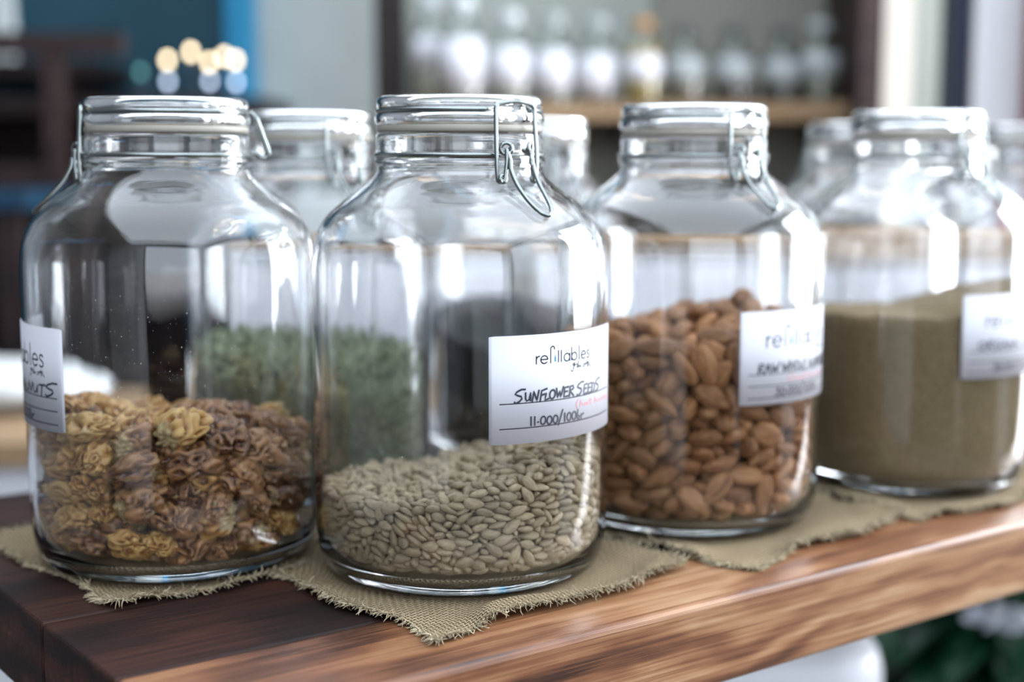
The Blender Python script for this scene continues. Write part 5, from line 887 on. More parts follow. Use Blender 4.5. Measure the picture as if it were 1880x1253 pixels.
ALMOND_ROWS = [
-4,-705,1047,-48,51,23,104,178,-671,1053,-40,61,25,102,272,-624,1054,-82,8,-13,89,-279,-623,1140,-3,-9,97,106,377,-566,1038,33,-16,-92,103,-408,-535,1008,30,45,69,105,
212,-528,1093,59,-35,63,101,312,-503,1070,36,73,26,91,-488,-495,1108,-23,-38,88,100,-333,-480,1059,21,52,-30,102,527,-444,993,-31,17,36,105,-470,-407,1068,75,-3,-10,98,
517,-368,1045,-13,44,28,93,620,-349,1017,-58,36,-71,99,-562,-335,1126,-17,43,86,111,-541,-238,1097,50,-24,9,88,676,-181,1034,-17,57,-62,95,-629,-137,1124,15,1,-93,107,
-61,-711,260,-63,27,21,94,40,-710,866,-71,23,14,94,78,-710,341,21,64,-62,95,82,-692,472,14,-30,-92,96,-118,-682,1027,-47,-18,-85,99,-74,-669,460,-11,-11,-92,92,
-11,-668,622,-6,19,93,107,76,-664,985,51,-50,-3,105,-11,-657,529,-27,9,-50,94,96,-657,249,20,-5,90,90,-663,-51,1063,32,-9,-38,94,-236,-646,397,-2,95,10,105,
278,-646,768,-40,13,17,89,21,-645,777,-4,-10,67,93,-242,-644,822,-24,36,-16,110,-157,-642,524,-28,-10,87,102,226,-641,407,4,-41,90,100,134,-638,875,-4,-64,46,109,
147,-634,625,-19,2,88,100,-75,-633,802,66,41,43,103,-128,-628,687,60,24,45,106,-287,-628,626,-29,-10,93,99,-160,-626,228,-35,-21,48,94,-187,-626,963,37,-13,46,107,
122,-626,734,10,-13,64,110,220,-622,288,-2,5,42,107,-291,-621,289,-11,-14,97,107,-209,-620,582,88,26,33,94,-261,-617,1055,12,4,4,97,224,-616,956,0,-11,90,91,
-92,-615,153,-26,-1,-55,97,-360,-615,505,21,50,82,89,-133,-615,368,-14,-13,87,98,370,-610,877,69,8,25,100,330,-609,506,23,-6,-92,90,12,-605,681,-17,24,20,90,
-90,-605,1095,-65,21,4,97,9,-604,865,-22,16,-93,89,377,-604,630,-71,-7,28,104,355,-603,280,-63,22,69,110,-36,-597,320,1,-12,-57,112,21,-594,163,23,-37,-62,103,
-301,-592,708,-22,3,82,98,235,-590,569,33,55,62,103,65,-587,1089,-24,-64,-66,105,218,-586,886,23,4,-59,88,-35,-577,226,-24,-18,77,95,58,-576,520,-58,-65,45,97,
91,-575,332,-75,63,0,88,395,-572,460,16,-10,-88,90,156,-571,519,-43,21,-55,101,714,30,980,73,-16,-62,94,224,-569,204,-1,-2,79,107,78,-569,414,-85,-49,-11,106,
123,-564,138,-21,-8,64,95,-334,-560,779,-6,15,50,93,-162,-558,892,27,-50,50,109,-645,44,1140,-15,13,31,105,-353,-554,383,-6,29,49,99,-280,-552,950,-30,-29,-3,95,
220,-552,684,22,35,71,101,-399,-551,219,65,1,-19,92,161,-540,827,13,-12,93,96,-233,-538,225,2,-9,-75,97,444,-536,956,-3,-25,-87,96,-419,-535,644,1,-20,81,93,
333,-532,828,5,20,-3,92,470,-525,714,70,39,3,106,233,-525,345,-11,21,27,103,-708,77,823,50,49,46,100,-456,-522,738,13,20,92,102,-448,-515,528,3,89,-21,90,
-251,-514,138,-4,3,80,106,275,-514,745,-17,-76,49,105,681,88,1110,11,-8,-66,99,276,-504,138,-8,1,97,107,-365,-502,837,-2,-17,-11,88,283,-499,410,19,23,93,105,
286,-499,613,-1,-51,67,98,467,-497,412,25,2,-82,105,-408,-496,901,-16,-7,46,97,480,-494,529,-13,-3,-88,94,-584,107,1018,22,-39,34,111,-311,-488,540,65,74,-1,108,
520,-487,830,-70,-12,34,98,501,-473,312,-95,-24,12,101,-470,-472,312,1,9,98,106,330,-471,215,-21,-8,-39,90,340,-468,896,5,1,93,90,362,-460,581,-25,-32,85,97,
474,-456,235,14,8,66,103,-543,-455,983,33,62,65,110,-515,-454,395,-15,5,-49,107,-510,-453,816,-31,36,47,91,-405,-452,460,19,-18,-73,108,-700,154,1004,-44,-54,39,89,
392,-445,1034,68,-19,63,93,-490,-436,557,-21,96,-9,89,432,-435,814,80,-21,39,105,371,-425,672,-9,5,71,94,-400,-423,153,11,4,78,106,431,-418,143,-14,7,72,98,
-513,-412,478,9,-15,-78,94,-505,-411,655,40,39,36,99,583,196,1159,-58,-63,35,90,-466,-400,233,11,3,60,97,-600,208,1052,-69,17,34,89,577,-385,643,56,-80,-16,94,
-577,-383,566,-5,-60,-32,100,-453,-383,857,19,-63,6,88,-606,-376,710,58,31,-74,97,535,-376,405,16,-27,83,97,561,-376,736,-15,-10,26,112,547,-371,841,-18,41,72,96,
-576,-368,304,-73,52,42,100,-524,-367,903,-15,-44,6,99,530,-367,553,7,29,81,101,-571,-349,198,-14,19,-45,111,452,-342,628,62,69,25,107,543,-335,315,-1,-8,-23,102,
590,-331,205,-14,2,62,97,-560,-322,994,25,-37,15,99,-633,282,1039,29,54,-62,104,-504,288,1080,58,4,-76,98,629,-309,412,18,-77,-13,102,598,-302,878,-22,24,21,102,
593,-294,561,-33,-13,-92,97,-509,-286,774,-31,-58,10,112,531,-282,134,-1,-1,-79,95,-630,-278,432,-21,11,-61,110,-657,-278,838,37,60,59,99,-506,-270,132,1,0,98,92,
606,339,1245,29,13,83,97,651,-261,661,-67,-14,-70,91,-645,-255,615,39,-2,84,102,-514,-252,601,6,25,41,101,557,-245,969,64,-60,33,111,-612,-240,314,-71,-36,29,97,
-542,-238,503,28,-91,-26,96,565,-236,745,-12,41,57,93,-573,-229,858,18,42,46,92,-635,-228,754,12,-33,52,101,527,-227,497,13,3,-59,104,648,-223,273,-5,-6,47,104,
534,-217,626,85,-38,25,101,-662,-214,1019,39,43,56,98,512,386,1227,-30,12,-90,103,653,-202,475,-43,54,10,102,532,-201,309,-20,29,87,93,-567,403,1096,36,-2,-89,96,
-661,-192,223,-7,-22,-71,90,685,-191,888,39,50,21,97,-630,-182,518,17,-44,-79,97,615,-178,807,21,2,95,107,543,-173,425,13,5,84,92,-589,-160,980,-38,-53,57,99,
-523,444,1019,-49,-9,86,97,647,-155,708,-85,33,12,90,392,450,1323,-12,26,65,96,585,-139,215,17,-6,95,106,-643,-137,894,17,35,27,106,598,-131,955,-24,57,25,110,
640,-127,372,14,-6,87,104,-593,-124,691,52,39,58,104,-672,-123,605,8,16,-75,102,687,-116,554,1,39,54,92,-681,-107,278,51,83,1,100,92,267,1264,-11,-26,63,99,
-280,-338,1054,9,26,19,93,267,-212,1132,27,20,-53,105,-171,-36,1146,26,11,-74,92,-137,367,1121,22,-4,-96,107,-25,347,1229,9,-20,86,100,513,-212,1078,-96,2,18,89,
133,-269,1080,-2,-26,93,100,-209,-424,1077,56,66,-19,97,-374,-288,1056,0,44,-72,89,-192,-143,1159,26,32,-24,97,140,-336,1159,7,52,-64,107,419,-177,1164,85,38,13,100,
64,71,1281,83,44,10,96,-171,-295,1097,9,-18,-49,104,411,-296,1107,-5,92,19,96,313,-342,1163,21,14,83,110,-75,-158,1188,-21,-29,51,98,364,410,1255,-15,-13,-90,105,
-16,463,1179,-2,30,94,108,196,392,1257,21,-36,-87,98,-305,250,1182,73,64,17,108,-323,3,1180,-39,-88,22,111,85,-160,1157,-5,6,81,109,-270,-104,1103,17,17,74,97,
-453,116,1130,31,-53,-77,97,541,-108,1112,66,-69,7,102,-135,121,1125,-34,15,92,97,-218,-497,1035,-31,36,58,96,440,220,1276,-21,29,-48,97,544,64,1109,63,74,-9,100,
228,220,1289,6,-9,-53,96,144,496,1216,-14,-15,-95,95,9,-316,1111,14,9,-54,111,-111,225,1163,13,-43,-79,89,90,2,1212,27,-13,-87,94,379,11,1251,1,38,-60,103,
-284,353,1126,18,-6,-77,99,-69,87,1243,-4,-2,64,95,6,154,1205,39,-22,-53,91,-398,374,1155,14,-1,-73,109,-411,-36,1144,79,50,-24,97,227,65,1268,3,-13,90,96,
331,223,1313,30,44,68,100,-293,83,1100,28,-1,-91,106,-481,-153,1098,-17,-10,97,110,-178,332,1199,20,-5,-76,109,192,-68,1201,18,30,-92,90,79,-480,1080,28,26,-22,109,
81,-500,1181,-8,30,-93,104,-704,-93,719,33,41,69,92,576,-91,303,-18,-12,-96,105,-589,-86,138,-6,5,76,107,-684,-80,834,-20,-85,-10,99,557,-78,593,16,75,46,109,
-255,528,1170,8,-5,-94,101,675,-70,684,37,1,-56,106,-379,536,1038,-43,-33,83,107,-659,-60,461,3,21,-35,100,458,541,1214,-3,66,50,109,-686,-56,362,6,30,72,109,
-227,547,1094,1,-13,-77,94,-613,-48,214,-5,18,93,100,645,-46,998,4,-58,68,111,685,-43,441,-11,8,59,102,335,560,1261,19,25,40,93,660,-38,798,2,11,88,95,
-594,-31,540,24,-89,-33,111,-111,577,1152,17,-19,-87,90,581,-21,485,20,-22,-93,108,71,588,1141,23,-42,-86,111,605,-6,206,-4,13,-23,107,-588,-5,1041,-27,-40,85,111,
664,-1,349,-8,-23,87,95,217,600,1248,-11,-10,-90,111,627,0,875,97,6,-10,112,-688,0,943,2,31,64,106,-314,630,1090,-47,15,51,91,-673,36,735,-13,-1,89,89,
708,39,616,-43,-55,41,108,-683,44,616,41,13,-83,106,614,51,666,23,21,-80,97,-571,56,882,-9,-28,22,107,72,666,1218,-65,-10,27,109,681,72,296,6,-23,68,106,
620,76,555,13,-49,-74,94,645,81,924,82,49,-20,89,-159,685,1135,-54,-2,19,111,699,86,771,78,-29,-51,103,-683,90,415,8,8,73,100,-606,96,332,-3,-10,-98,109,
643,97,438,-44,84,28,99,-590,107,546,-3,-18,-90,92,-613,114,202,28,-32,-50,100,678,117,223,-1,-23,76,91,-588,125,792,-3,-21,-14,103,588,128,133,-6,5,79,95,
-567,143,444,58,74,11,107,648,147,997,-60,63,-46,112,-675,150,504,-29,27,-74,110,-547,150,659,80,-14,-53,92,-681,159,251,-24,-33,59,97,-632,165,922,8,28,-93,101,
570,184,869,66,50,36,110,578,188,417,14,-16,-82,89,-642,191,610,-51,-64,55,99,663,193,737,21,50,-28,104,592,202,191,-6,-3,-82,91,-621,212,857,49,-14,2,88,
678,229,383,-60,36,-45,88,615,239,1045,56,-79,17,101,-584,245,224,-68,23,-43,93,-635,246,736,28,60,-65,95,633,248,599,5,12,73,111,607,251,706,-13,38,-72,101,
-631,260,328,-9,22,62,108,631,270,260,-22,20,70,103,-599,271,606,72,-14,-49,101,644,298,490,52,-43,-33,101,639,302,1123,27,46,70,98,641,315,841,10,69,40,92,
-601,323,941,37,21,-83,108,-415,431,976,1,-13,-30,105,-418,463,1073,49,-20,-49,90,364,-399,385,5,89,-7,94,-537,15,649,47,-58,-62,91,-441,-74,959,30,-17,-56,89,
-472,278,964,16,3,-82,90,-522,-119,461,-30,-57,13,99,-7,-365,1002,22,15,-81,89,-286,-318,962,16,4,-45,109,-277,-463,462,-6,-23,-27,88,-325,-149,979,24,5,-90,95,
-423,-316,542,50,-64,16,93,-372,48,991,15,-12,-64,93,543,132,497,-26,80,-31,100,146,-420,1008,22,12,-40,101,-88,-526,540,95,5,5,91,-297,-452,700,93,-32,1,93,
-168,-526,746,58,-14,59,104,310,-416,773,43,65,-19,90,465,-229,750,-56,20,-79,90,-541,-7,793,-52,-15,78,110,384,-400,294,-17,-25,1,94,85,-520,671,22,-77,51,104,
-553,-35,302,-14,9,71,111,540,-57,144,15,15,73,108,-496,-226,374,63,66,-28,108,465,-267,390,19,13,57,94,-443,-307,298,-6,11,-30,92,419,-347,501,-21,9,58,104,
-398,290,1071,4,-21,-45,96,-433,-282,666,71,24,-64,89,-523,-91,623,-61,11,77,91,500,-128,936,12,-68,-29,92,-511,-170,727,-44,-76,-9,99,492,-229,217,11,28,65,95,
430,-348,965,14,42,-64,110,-95,-439,1015,23,40,-77,102,-241,-492,390,-24,24,79,105,-82,-521,415,1,77,52,104,-132,497,1082,17,-19,-90,95,-411,-319,897,70,29,-59,96,
-519,-129,939,58,16,-77,102,-496,159,1021,37,22,-80,90,-338,-437,252,-31,-26,77,110,-183,-167,1027,22,3,-83,102,-479,45,1019,40,-31,-85,103,218,-417,1070,0,50,7,92,
-68,-525,1062,56,5,-42,112,-387,-393,768,38,19,-89,104,-499,-253,969,59,13,-78,95,-542,95,158,-33,-28,71,109,128,-523,266,25,-6,17,100,-181,-530,296,-18,14,-49,89,
-506,-194,216,26,43,48,109,-425,-214,976,54,12,-79,96,544,83,298,13,-11,-81,102,540,25,372,6,2,71,92,-375,-87,1055,-2,-6,-51,105,-548,3,396,-4,-8,51,97,
538,66,774,63,-65,41,105,527,74,963,6,82,-3,100,420,-333,189,-3,-43,-67,89,290,-478,964,10,-1,58,88,-336,-413,982,36,-4,-1,97,-401,-374,369,1,6,89,104,
-46,-531,629,-20,-94,-21,93,541,-54,745,64,46,26,110,479,-241,859,14,38,44,99,415,-337,788,56,-47,55,108,-289,377,1044,-3,8,-84,99,-232,-462,886,69,-10,-9,96,
-327,-438,616,98,-9,-9,100,531,105,612,71,41,43,97,-217,-515,623,-13,55,-81,97,-133,-333,994,23,11,-77,109,290,-363,1078,34,17,91,92,287,-470,496,7,-98,9,103,
-37,-180,1081,30,7,-62,109,-65,-4,1136,32,9,-90,108,-238,-2,1045,30,4,-92,101,-239,204,1073,29,-8,-83,109,-397,207,1005,7,24,-96,90,7,-517,954,2,54,-83,110,
-277,566,1006,3,-14,-41,106,310,571,1177,-15,-23,-83,95,-172,651,1018,-20,13,93,99,-38,659,1072,-28,4,-77,88,32,683,1112,10,-87,-27,89,199,685,1123,2,70,68,95,
]
WALNUT_ROWS = [
423,-283,169,6,-1,98,112,330,-477,149,-14,-15,88,72,3,-523,135,-3,5,56,60,592,-42,156,-11,-6,86,85,178,-31,158,1,9,60,90,197,-286,143,-5,4,78,72,
-180,-192,151,3,-3,60,85,-316,-486,184,2,17,53,112,448,258,162,-1,1,71,100,199,184,135,0,0,85,60,-42,-24,170,4,20,82,100,-285,15,155,4,-2,92,90,
-399,-192,174,-10,-3,83,112,329,482,135,-6,1,98,60,51,533,135,4,-3,76,60,-53,314,137,1,-10,83,60,-424,305,169,6,-1,97,112,-575,68,180,14,13,91,112,
-280,448,135,-5,4,75,60,183,-512,174,-10,-20,71,100,-118,-641,195,-6,34,83,90,-209,-325,217,11,8,68,60,484,-423,259,24,1,32,100,193,-207,228,-6,-11,94,72,
-10,-311,184,7,5,58,112,-233,-151,276,0,12,61,100,-601,-198,232,-8,1,83,100,379,-66,142,-6,3,90,72,291,95,232,-35,-4,37,85,81,176,224,20,-13,56,100,
-151,233,195,7,-23,51,112,-432,205,296,23,-18,70,112,599,134,174,89,-19,28,72,314,388,233,-8,5,44,90,120,355,154,-3,5,49,90,-132,526,185,4,8,79,112,
-374,513,212,-4,11,31,85,153,569,156,25,34,68,60,-465,-14,311,18,2,-11,112,-575,416,242,-74,-19,37,60,-249,545,318,-1,-7,-38,112,-477,-360,168,42,-30,14,60,
-20,-169,301,-7,-1,-43,90,-222,107,275,11,6,-85,90,61,428,277,-14,9,10,112,-4,650,250,-23,6,-18,90,-159,-464,288,6,12,-36,112,135,-348,278,-2,2,-36,85,
123,-2,298,22,-13,-32,112,266,252,193,-23,-7,-24,60,237,579,200,-17,16,-59,72,43,-611,216,-21,10,-62,72,333,-499,345,28,-10,-27,112,277,-75,220,-7,26,-67,60,
461,26,220,-13,-12,-17,85,527,389,241,-10,7,-36,85,481,-130,225,-4,54,25,60,345,-590,429,16,-27,56,60,107,-592,324,0,24,80,112,-59,-499,387,22,-21,46,60,
601,-217,254,20,21,83,90,340,-108,288,26,9,64,85,190,-257,370,-2,22,82,100,-35,-329,389,3,-1,28,90,-519,-424,237,0,-12,83,72,472,167,305,2,17,91,112,
251,199,282,-6,7,69,60,28,-20,383,-7,-28,72,72,-115,6,313,-24,22,-93,72,-405,-220,348,-4,-29,72,100,498,443,369,-9,-27,83,85,238,553,335,13,17,70,112,
-36,252,363,8,-26,59,100,-263,347,339,33,-33,52,85,-603,287,289,42,-5,57,85,-22,603,397,8,-4,89,112,575,-86,342,4,28,95,85,497,-425,404,27,30,88,72,
169,-556,445,-9,31,80,90,610,239,365,7,25,91,85,320,79,383,-22,-13,86,85,403,-226,371,13,10,80,100,73,-393,474,2,8,-93,85,-64,-623,444,-15,-16,96,112,
374,362,430,-30,-41,53,112,187,277,368,2,2,73,90,64,-158,479,-3,-1,-97,112,-176,-166,409,-13,-1,71,100,-403,-504,324,-2,4,94,90,143,605,497,12,7,96,112,
-87,442,476,0,-15,34,90,-211,152,416,-6,10,82,112,-463,148,432,-3,-2,96,90,-566,-324,341,3,-4,80,85,-446,444,323,0,-7,90,85,-251,-538,380,13,0,75,60,
-448,-414,436,-13,15,20,100,-627,10,425,9,-25,28,100,-48,-645,608,-23,-13,-2,100,47,-460,572,11,-6,-30,85,-312,-54,449,-21,-16,-18,85,-77,216,513,-7,13,-23,100,
-461,417,451,-1,-1,48,112,287,-445,518,-10,9,40,112,351,-170,508,-9,-1,65,100,171,-153,611,-18,10,18,100,111,271,461,-10,12,73,60,-232,571,472,-31,-10,61,100,
583,-283,400,-4,23,37,90,550,14,443,-7,6,27,112,214,125,452,3,-17,28,85,224,407,455,-14,-11,36,72,235,609,601,-2,24,0,85,516,313,441,-15,-10,54,60,
230,-576,659,14,1,34,112,-312,-561,494,1,22,61,85,-320,-339,486,-4,31,44,85,458,-497,564,38,35,25,90,336,-321,618,-4,-12,-15,90,-67,-324,501,18,-32,-30,60,
-283,79,557,1,-16,7,112,-680,-58,544,22,29,72,72,584,-212,536,6,7,53,112,398,46,553,-8,28,89,90,245,-18,481,-50,49,57,72,77,370,566,8,10,14,112,
-330,270,467,-40,4,65,72,624,160,522,-9,29,63,100,452,186,471,38,29,-28,72,62,147,409,66,14,43,60,207,483,650,-3,38,-90,60,-366,613,492,-68,-13,28,60,
421,546,213,3,82,49,60,323,419,575,-1,-21,59,85,515,311,527,-12,-6,-90,60,625,-13,662,-23,-30,91,100,37,657,643,14,47,58,72,285,295,668,43,-5,-71,112,
453,133,672,-4,-45,-77,112,411,-151,640,-12,-28,-88,90,544,-347,671,-12,16,-82,100,-97,601,599,-3,11,-62,100,-173,302,648,15,-13,-95,112,-66,-18,418,47,-12,-71,60,
182,-358,644,24,-35,-55,72,375,-490,767,-5,23,-44,100,-398,371,582,5,23,-75,100,-628,235,458,48,-8,-86,90,-156,-156,529,10,-3,-76,72,-180,-421,446,14,-26,-63,72,
-79,-565,723,19,-41,-72,100,-553,-206,465,2,1,-98,112,524,434,524,-23,-80,-44,60,662,171,641,-43,5,-61,72,110,183,554,12,39,-70,72,519,325,681,-36,-31,-16,112,
422,-57,721,-14,-40,-89,90,613,-167,702,-28,-56,-77,85,-218,333,487,-20,-78,23,60,-31,482,700,-19,-11,-96,90,-118,-14,497,22,14,-84,60,99,-349,736,35,-24,-84,112,
-532,315,697,27,31,-82,112,-520,-20,563,-2,7,-83,90,-335,-206,581,-6,-7,-39,112,-188,-466,570,0,-9,-87,100,160,-598,804,18,3,-97,112,-539,-343,580,16,6,91,100,
631,321,549,32,50,69,60,-83,-301,686,-47,-4,71,112,-240,-608,682,-63,-52,21,72,59,17,529,-28,28,57,85,-368,5,641,-2,-23,62,72,-369,-468,654,-3,-10,67,112,
125,377,680,80,57,12,60,-484,161,528,15,-2,-98,60,-626,-157,706,19,35,74,112,-56,111,627,-26,10,-95,85,182,89,632,1,-16,96,100,235,-112,717,-29,-9,-59,90,
-458,149,649,50,-18,5,72,-475,-13,671,23,3,-78,60,-184,-105,644,-15,-17,-96,85,-342,-536,799,-8,8,96,100,-509,-383,770,-28,-37,-59,100,2,-31,684,0,-12,98,90,
175,74,770,1,-2,-81,100,-642,90,615,-22,-29,-39,90,-437,-194,737,-73,25,-44,100,-200,-276,754,41,-23,-86,90,-362,213,629,27,-18,-49,60,-596,164,781,8,12,-85,112,
-361,-49,729,-59,-74,-19,72,-311,-222,732,27,-68,-27,60,35,269,665,23,-27,39,60,-333,152,749,-17,29,-40,90,-156,27,761,70,63,24,100,-12,185,741,13,-8,90,90,
-603,-88,852,-37,-89,21,112,-234,484,684,-61,31,72,85,-320,587,645,51,-20,57,100,
]
def drop_shape(a, b, c, n, m, tip=.35, wrinkle=0):
    vs = []; fs = []
    for i in range(m+1):
        t = PI*i/m; x = -math.cos(t); r = math.sin(t)**(.85 if x < 0 else 1.0)*(1-tip*max(0, x)-tip*.45*x)
        if i in (0, m): r = 0.02
        for k in range(n):
            p = 2*PI*k/n; w = 1+wrinkle*math.sin(p*7+x*2)*math.sin(p*3+1)
            vs.append((x*a, r*b*math.cos(p)*w, r*c*math.sin(p)*w))
    for i in range(m):
        for k in range(n): fs.append((i*n+k, i*n+(k+1) % n, (i+1)*n+(k+1) % n, (i+1)*n+k))
    fs += [tuple(range(n))[::-1], tuple(m*n+k for k in range(n))]
    return vs, fs
def heap_core(H, gap, rc, rin=.0745, n=40, rings=10):
    def rad(a):
        s = math.sin(a); return rc if s < .25 else rc+(rin-.004-rc)*min(1, (s-.25)/.3)
    vs = []; fs = []
    for k in range(rings+1):
        for i in range(n):
            a = 2*PI*i/n; r = rad(a)*k/rings; x, y = r*math.cos(a), r*math.sin(a); vs.append((x, y, max(.012, H(x, y)-gap)))
    b = len(vs)
    for i in range(n): a = 2*PI*i/n; r = min(.060, rad(a)); vs.append((r*math.cos(a), r*math.sin(a), .0112))
    for k in range(rings):
        for i in range(n): fs.append((k*n+i, (k+1)*n+i, (k+1)*n+(i+1) % n, k*n+(i+1) % n))
    for i in range(n): fs.append((rings*n+i, b+i, b+(i+1) % n, rings*n+(i+1) % n))
    fs.append(tuple(b+i for i in range(n))[::-1])
    return vs, fs
def qmat(q):
    w, x, y, z = q.T
    return np.stack([np.stack([1-2*(y*y+z*z), 2*(x*y-z*w), 2*(x*z+y*w)], 1), np.stack([2*(x*y+z*w), 1-2*(x*x+z*z), 2*(y*z-x*w)], 1), np.stack([2*(x*z-y*w), 2*(y*z+x*w), 1-2*(x*x+y*y)], 1)], 1)
def scatter(name, data, shapes, key, most, label, cat, group, heap, heap_label, core, m, pick=None, attrs=None):
    pos, q, s = decode(data); ox, oy = JARS[key]
    RI = [(.0075, .064), (.0096, .0655), (.0112, .0685), (.0150, .0722), (.0215, .0745), (.030, .0755), (.040, .0758), (.155, .0758), (.165, .0755)]
    V0 = np.array(shapes[0][0][0]); M = qmat(q)
    for _ in range(7):
        V = np.einsum('nij,vj->nvi', M, V0)*s[:, None, None]+pos[:, None, :]
        ex = np.maximum(0, (np.hypot(V[..., 0], V[..., 1])-np.interp(V[..., 2], [p[0] for p in RI], [p[1] for p in RI])+.0003).max(1))
        rr = np.hypot(pos[:, 0], pos[:, 1])+1e-9; up = np.where(pos[:, 2] < .022, .5, 0)
        pos[:, :2] *= np.maximum(.3, 1-ex*(1-up*.4)/rr)[:, None]; pos[:, 2] += ex*up
        pos[:, 2] -= np.minimum(0, V[..., 2].min(1)-.0092)
    ms = [me_of(name, *sh, mm) for sh, mm in shapes]
    for me in ms: me.polygons.foreach_set('use_smooth', [True]*len(me.polygons))
    for me, at_ in zip(ms, attrs or []):
        for nm, dat in zip(('fold', 'cut'), at_): me.attributes.new(nm, 'FLOAT', 'POINT').data.foreach_set('value', dat)
    for i in range(min(most, len(pos))):
        kk = pick(i, pos[i]) if pick else i % len(ms)
        o = bpy.data.objects.new(name, ms[kk]); COL.objects.link(o); o.rotation_mode = 'QUATERNION'
        o.location = (pos[i][0]+ox, pos[i][1]+oy, pos[i][2]+CZ); o.rotation_quaternion = q[i]; o.scale = (s[i],)*3
        lb = label(kk, pos[i]) if callable(label) else label; gp = group(kk, pos[i]) if callable(group) else group
        tag(o, lb, cat, gp)
    if heap:
        P, Q, S_ = pos[most:], q[most:], s[most:]
        V0 = np.array(shapes[0][0][0]); F0 = shapes[0][0][1]
        M = qmat(Q); V = np.einsum('nij,vj->nvi', M, V0)*S_[:, None, None]+P[:, None, :]
        vs = V.reshape(-1, 3).tolist(); nv = len(V0); fs = [tuple(v+i*nv for v in f) for i in range(len(P)) for f in F0]
        if core: b = len(vs); vs += core[0]; fs += [tuple(v+b for v in f) for f in core[1]]
        o = obj(heap, vs, fs, m, loc=(ox, oy, CZ)); tag(o, heap_label, cat, None, 'stuff')
h_seed = lambda x, y: .048+.46*max(0, x+.016)+.30*max(0, -x-.034)-.03*(y+.07)
h_alm = lambda x, y: .112+.040*math.exp(-((x-.030)**2+(y-.022)**2)/(2*.04**2))
scatter('sunflower_seed', SEED_ROWS, [(drop_shape(.0049, .0028, .0019, 14, 9, .22), SEED_M)], 'seed', 300,
        'hulled sunflower seed pressed against the front glass of the middle jar', 'seed', 'sunflower seeds against the front glass', 'sunflower_seed_heap', 'heap of pale hulled sunflower seeds in the front jar', heap_core(h_seed, .0125, .060), SEED_M)
scatter('almond', ALMOND_ROWS, [(drop_shape(.0117, .0072, .0049, 22, 14, .20, .04), ALMOND_M), (drop_shape(.0120, .0069, .0049, 22, 14, .27, .04), ALMOND_M)], 'almond', 300,
        lambda k, p: 'whole brown almond on top of the heap in the almond jar' if p[2] > .098 else 'whole brown almond low down against the glass of the almond jar', 'almond',
        lambda k, p: 'almonds on top of the heap' if p[2] > .098 else 'almonds low in the jar', 'almond_heap', 'brown almonds deeper inside the almond jar', heap_core(h_alm, .030, .046), ALMOND_M)
def walnut(seed, a=.0150, b=.0125, c=.0085, broken=0):
    """half a kernel: two lobes with worm-like folds; returns points, faces, fold height and where the pale flesh is cut open"""
    rr = random.Random(seed); n, m = 60, 34; vs = []; fs = []; tone = []; cut = []
    o3 = Vector((rr.uniform(0, 9), rr.uniform(0, 9), rr.uniform(0, 9)))
    for i in range(m+1):
        t = PI*i/m
        for k in range(n):
            p = 2*PI*k/n
            d = Vector((math.cos(t), math.sin(t)*math.cos(p), math.sin(t)*math.sin(p)))
            w = d*1.5+o3
            ph = 4.4*noise.noise(w)+1.1*noise.noise(w*1.9+Vector((4, 1, 7)))+1.6*abs(d.y)*math.copysign(1, d.y)
            fold = abs(math.sin(ph*1.5)); fold = fold**.6
            lump = noise.noise(d*2.0+o3*1.3)
            gr = math.exp(-(d.y/.13)**2)
            low = max(0, -d.z)
            amp = .42*(1-.45*low)
            r = .72+amp*fold+.20*lump-.22*gr*(1-low*.3)
            ct = 0
            if broken:
                e_ = d.x*.8+d.y*.35*broken+.25*noise.noise(d*3+o3)
                if e_ > .28: r *= max(.45, 1-(e_-.28)*.75); ct = sstep(.30, .46, e_)
            if noise.noise(d*2.6+o3*2.2) > .56: ct = max(ct, .8)
            vs.append((d.x*a*r, d.y*b*r, d.z*c*r*(1.15 if d.z > 0 else .8)))
            tone.append(min(1, max(0, fold*.75+lump*.3+.1))); cut.append(ct)
    for i in range(m):
        for k in range(n): fs.append((i*n+k, (i+1)*n+k, (i+1)*n+(k+1) % n, i*n+(k+1) % n))
    return vs, fs, tone, cut
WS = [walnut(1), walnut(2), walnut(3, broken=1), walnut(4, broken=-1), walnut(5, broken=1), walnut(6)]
rw = random.Random(2)
def wal_pick(i, p): return rw.randrange(6)+(0 if rw.random() < (.85 if p[0] < -.010 else .25) else 6)  # light from the left painted in: mostly golden pieces there, dark elsewhere
scatter('walnut_half', WALNUT_ROWS, [(w[:2], WAL_LIT) for w in WS]+[(w[:2], WAL_SHADE) for w in WS], 'walnut', 300,
        lambda k, p: ('lit-toned golden' if k < 6 else 'shade-toned brown')+' walnut piece '+('on top of the heap in the walnut jar' if p[2] > .058 else 'low down against the glass of the walnut jar'), 'walnut',
        lambda k, p: ('golden' if k < 6 else 'dark')+' walnut pieces '+('on top of the heap' if p[2] > .058 else 'low in the jar'), None, None, None, None, wal_pick, [w[2:] for w in WS]*2)
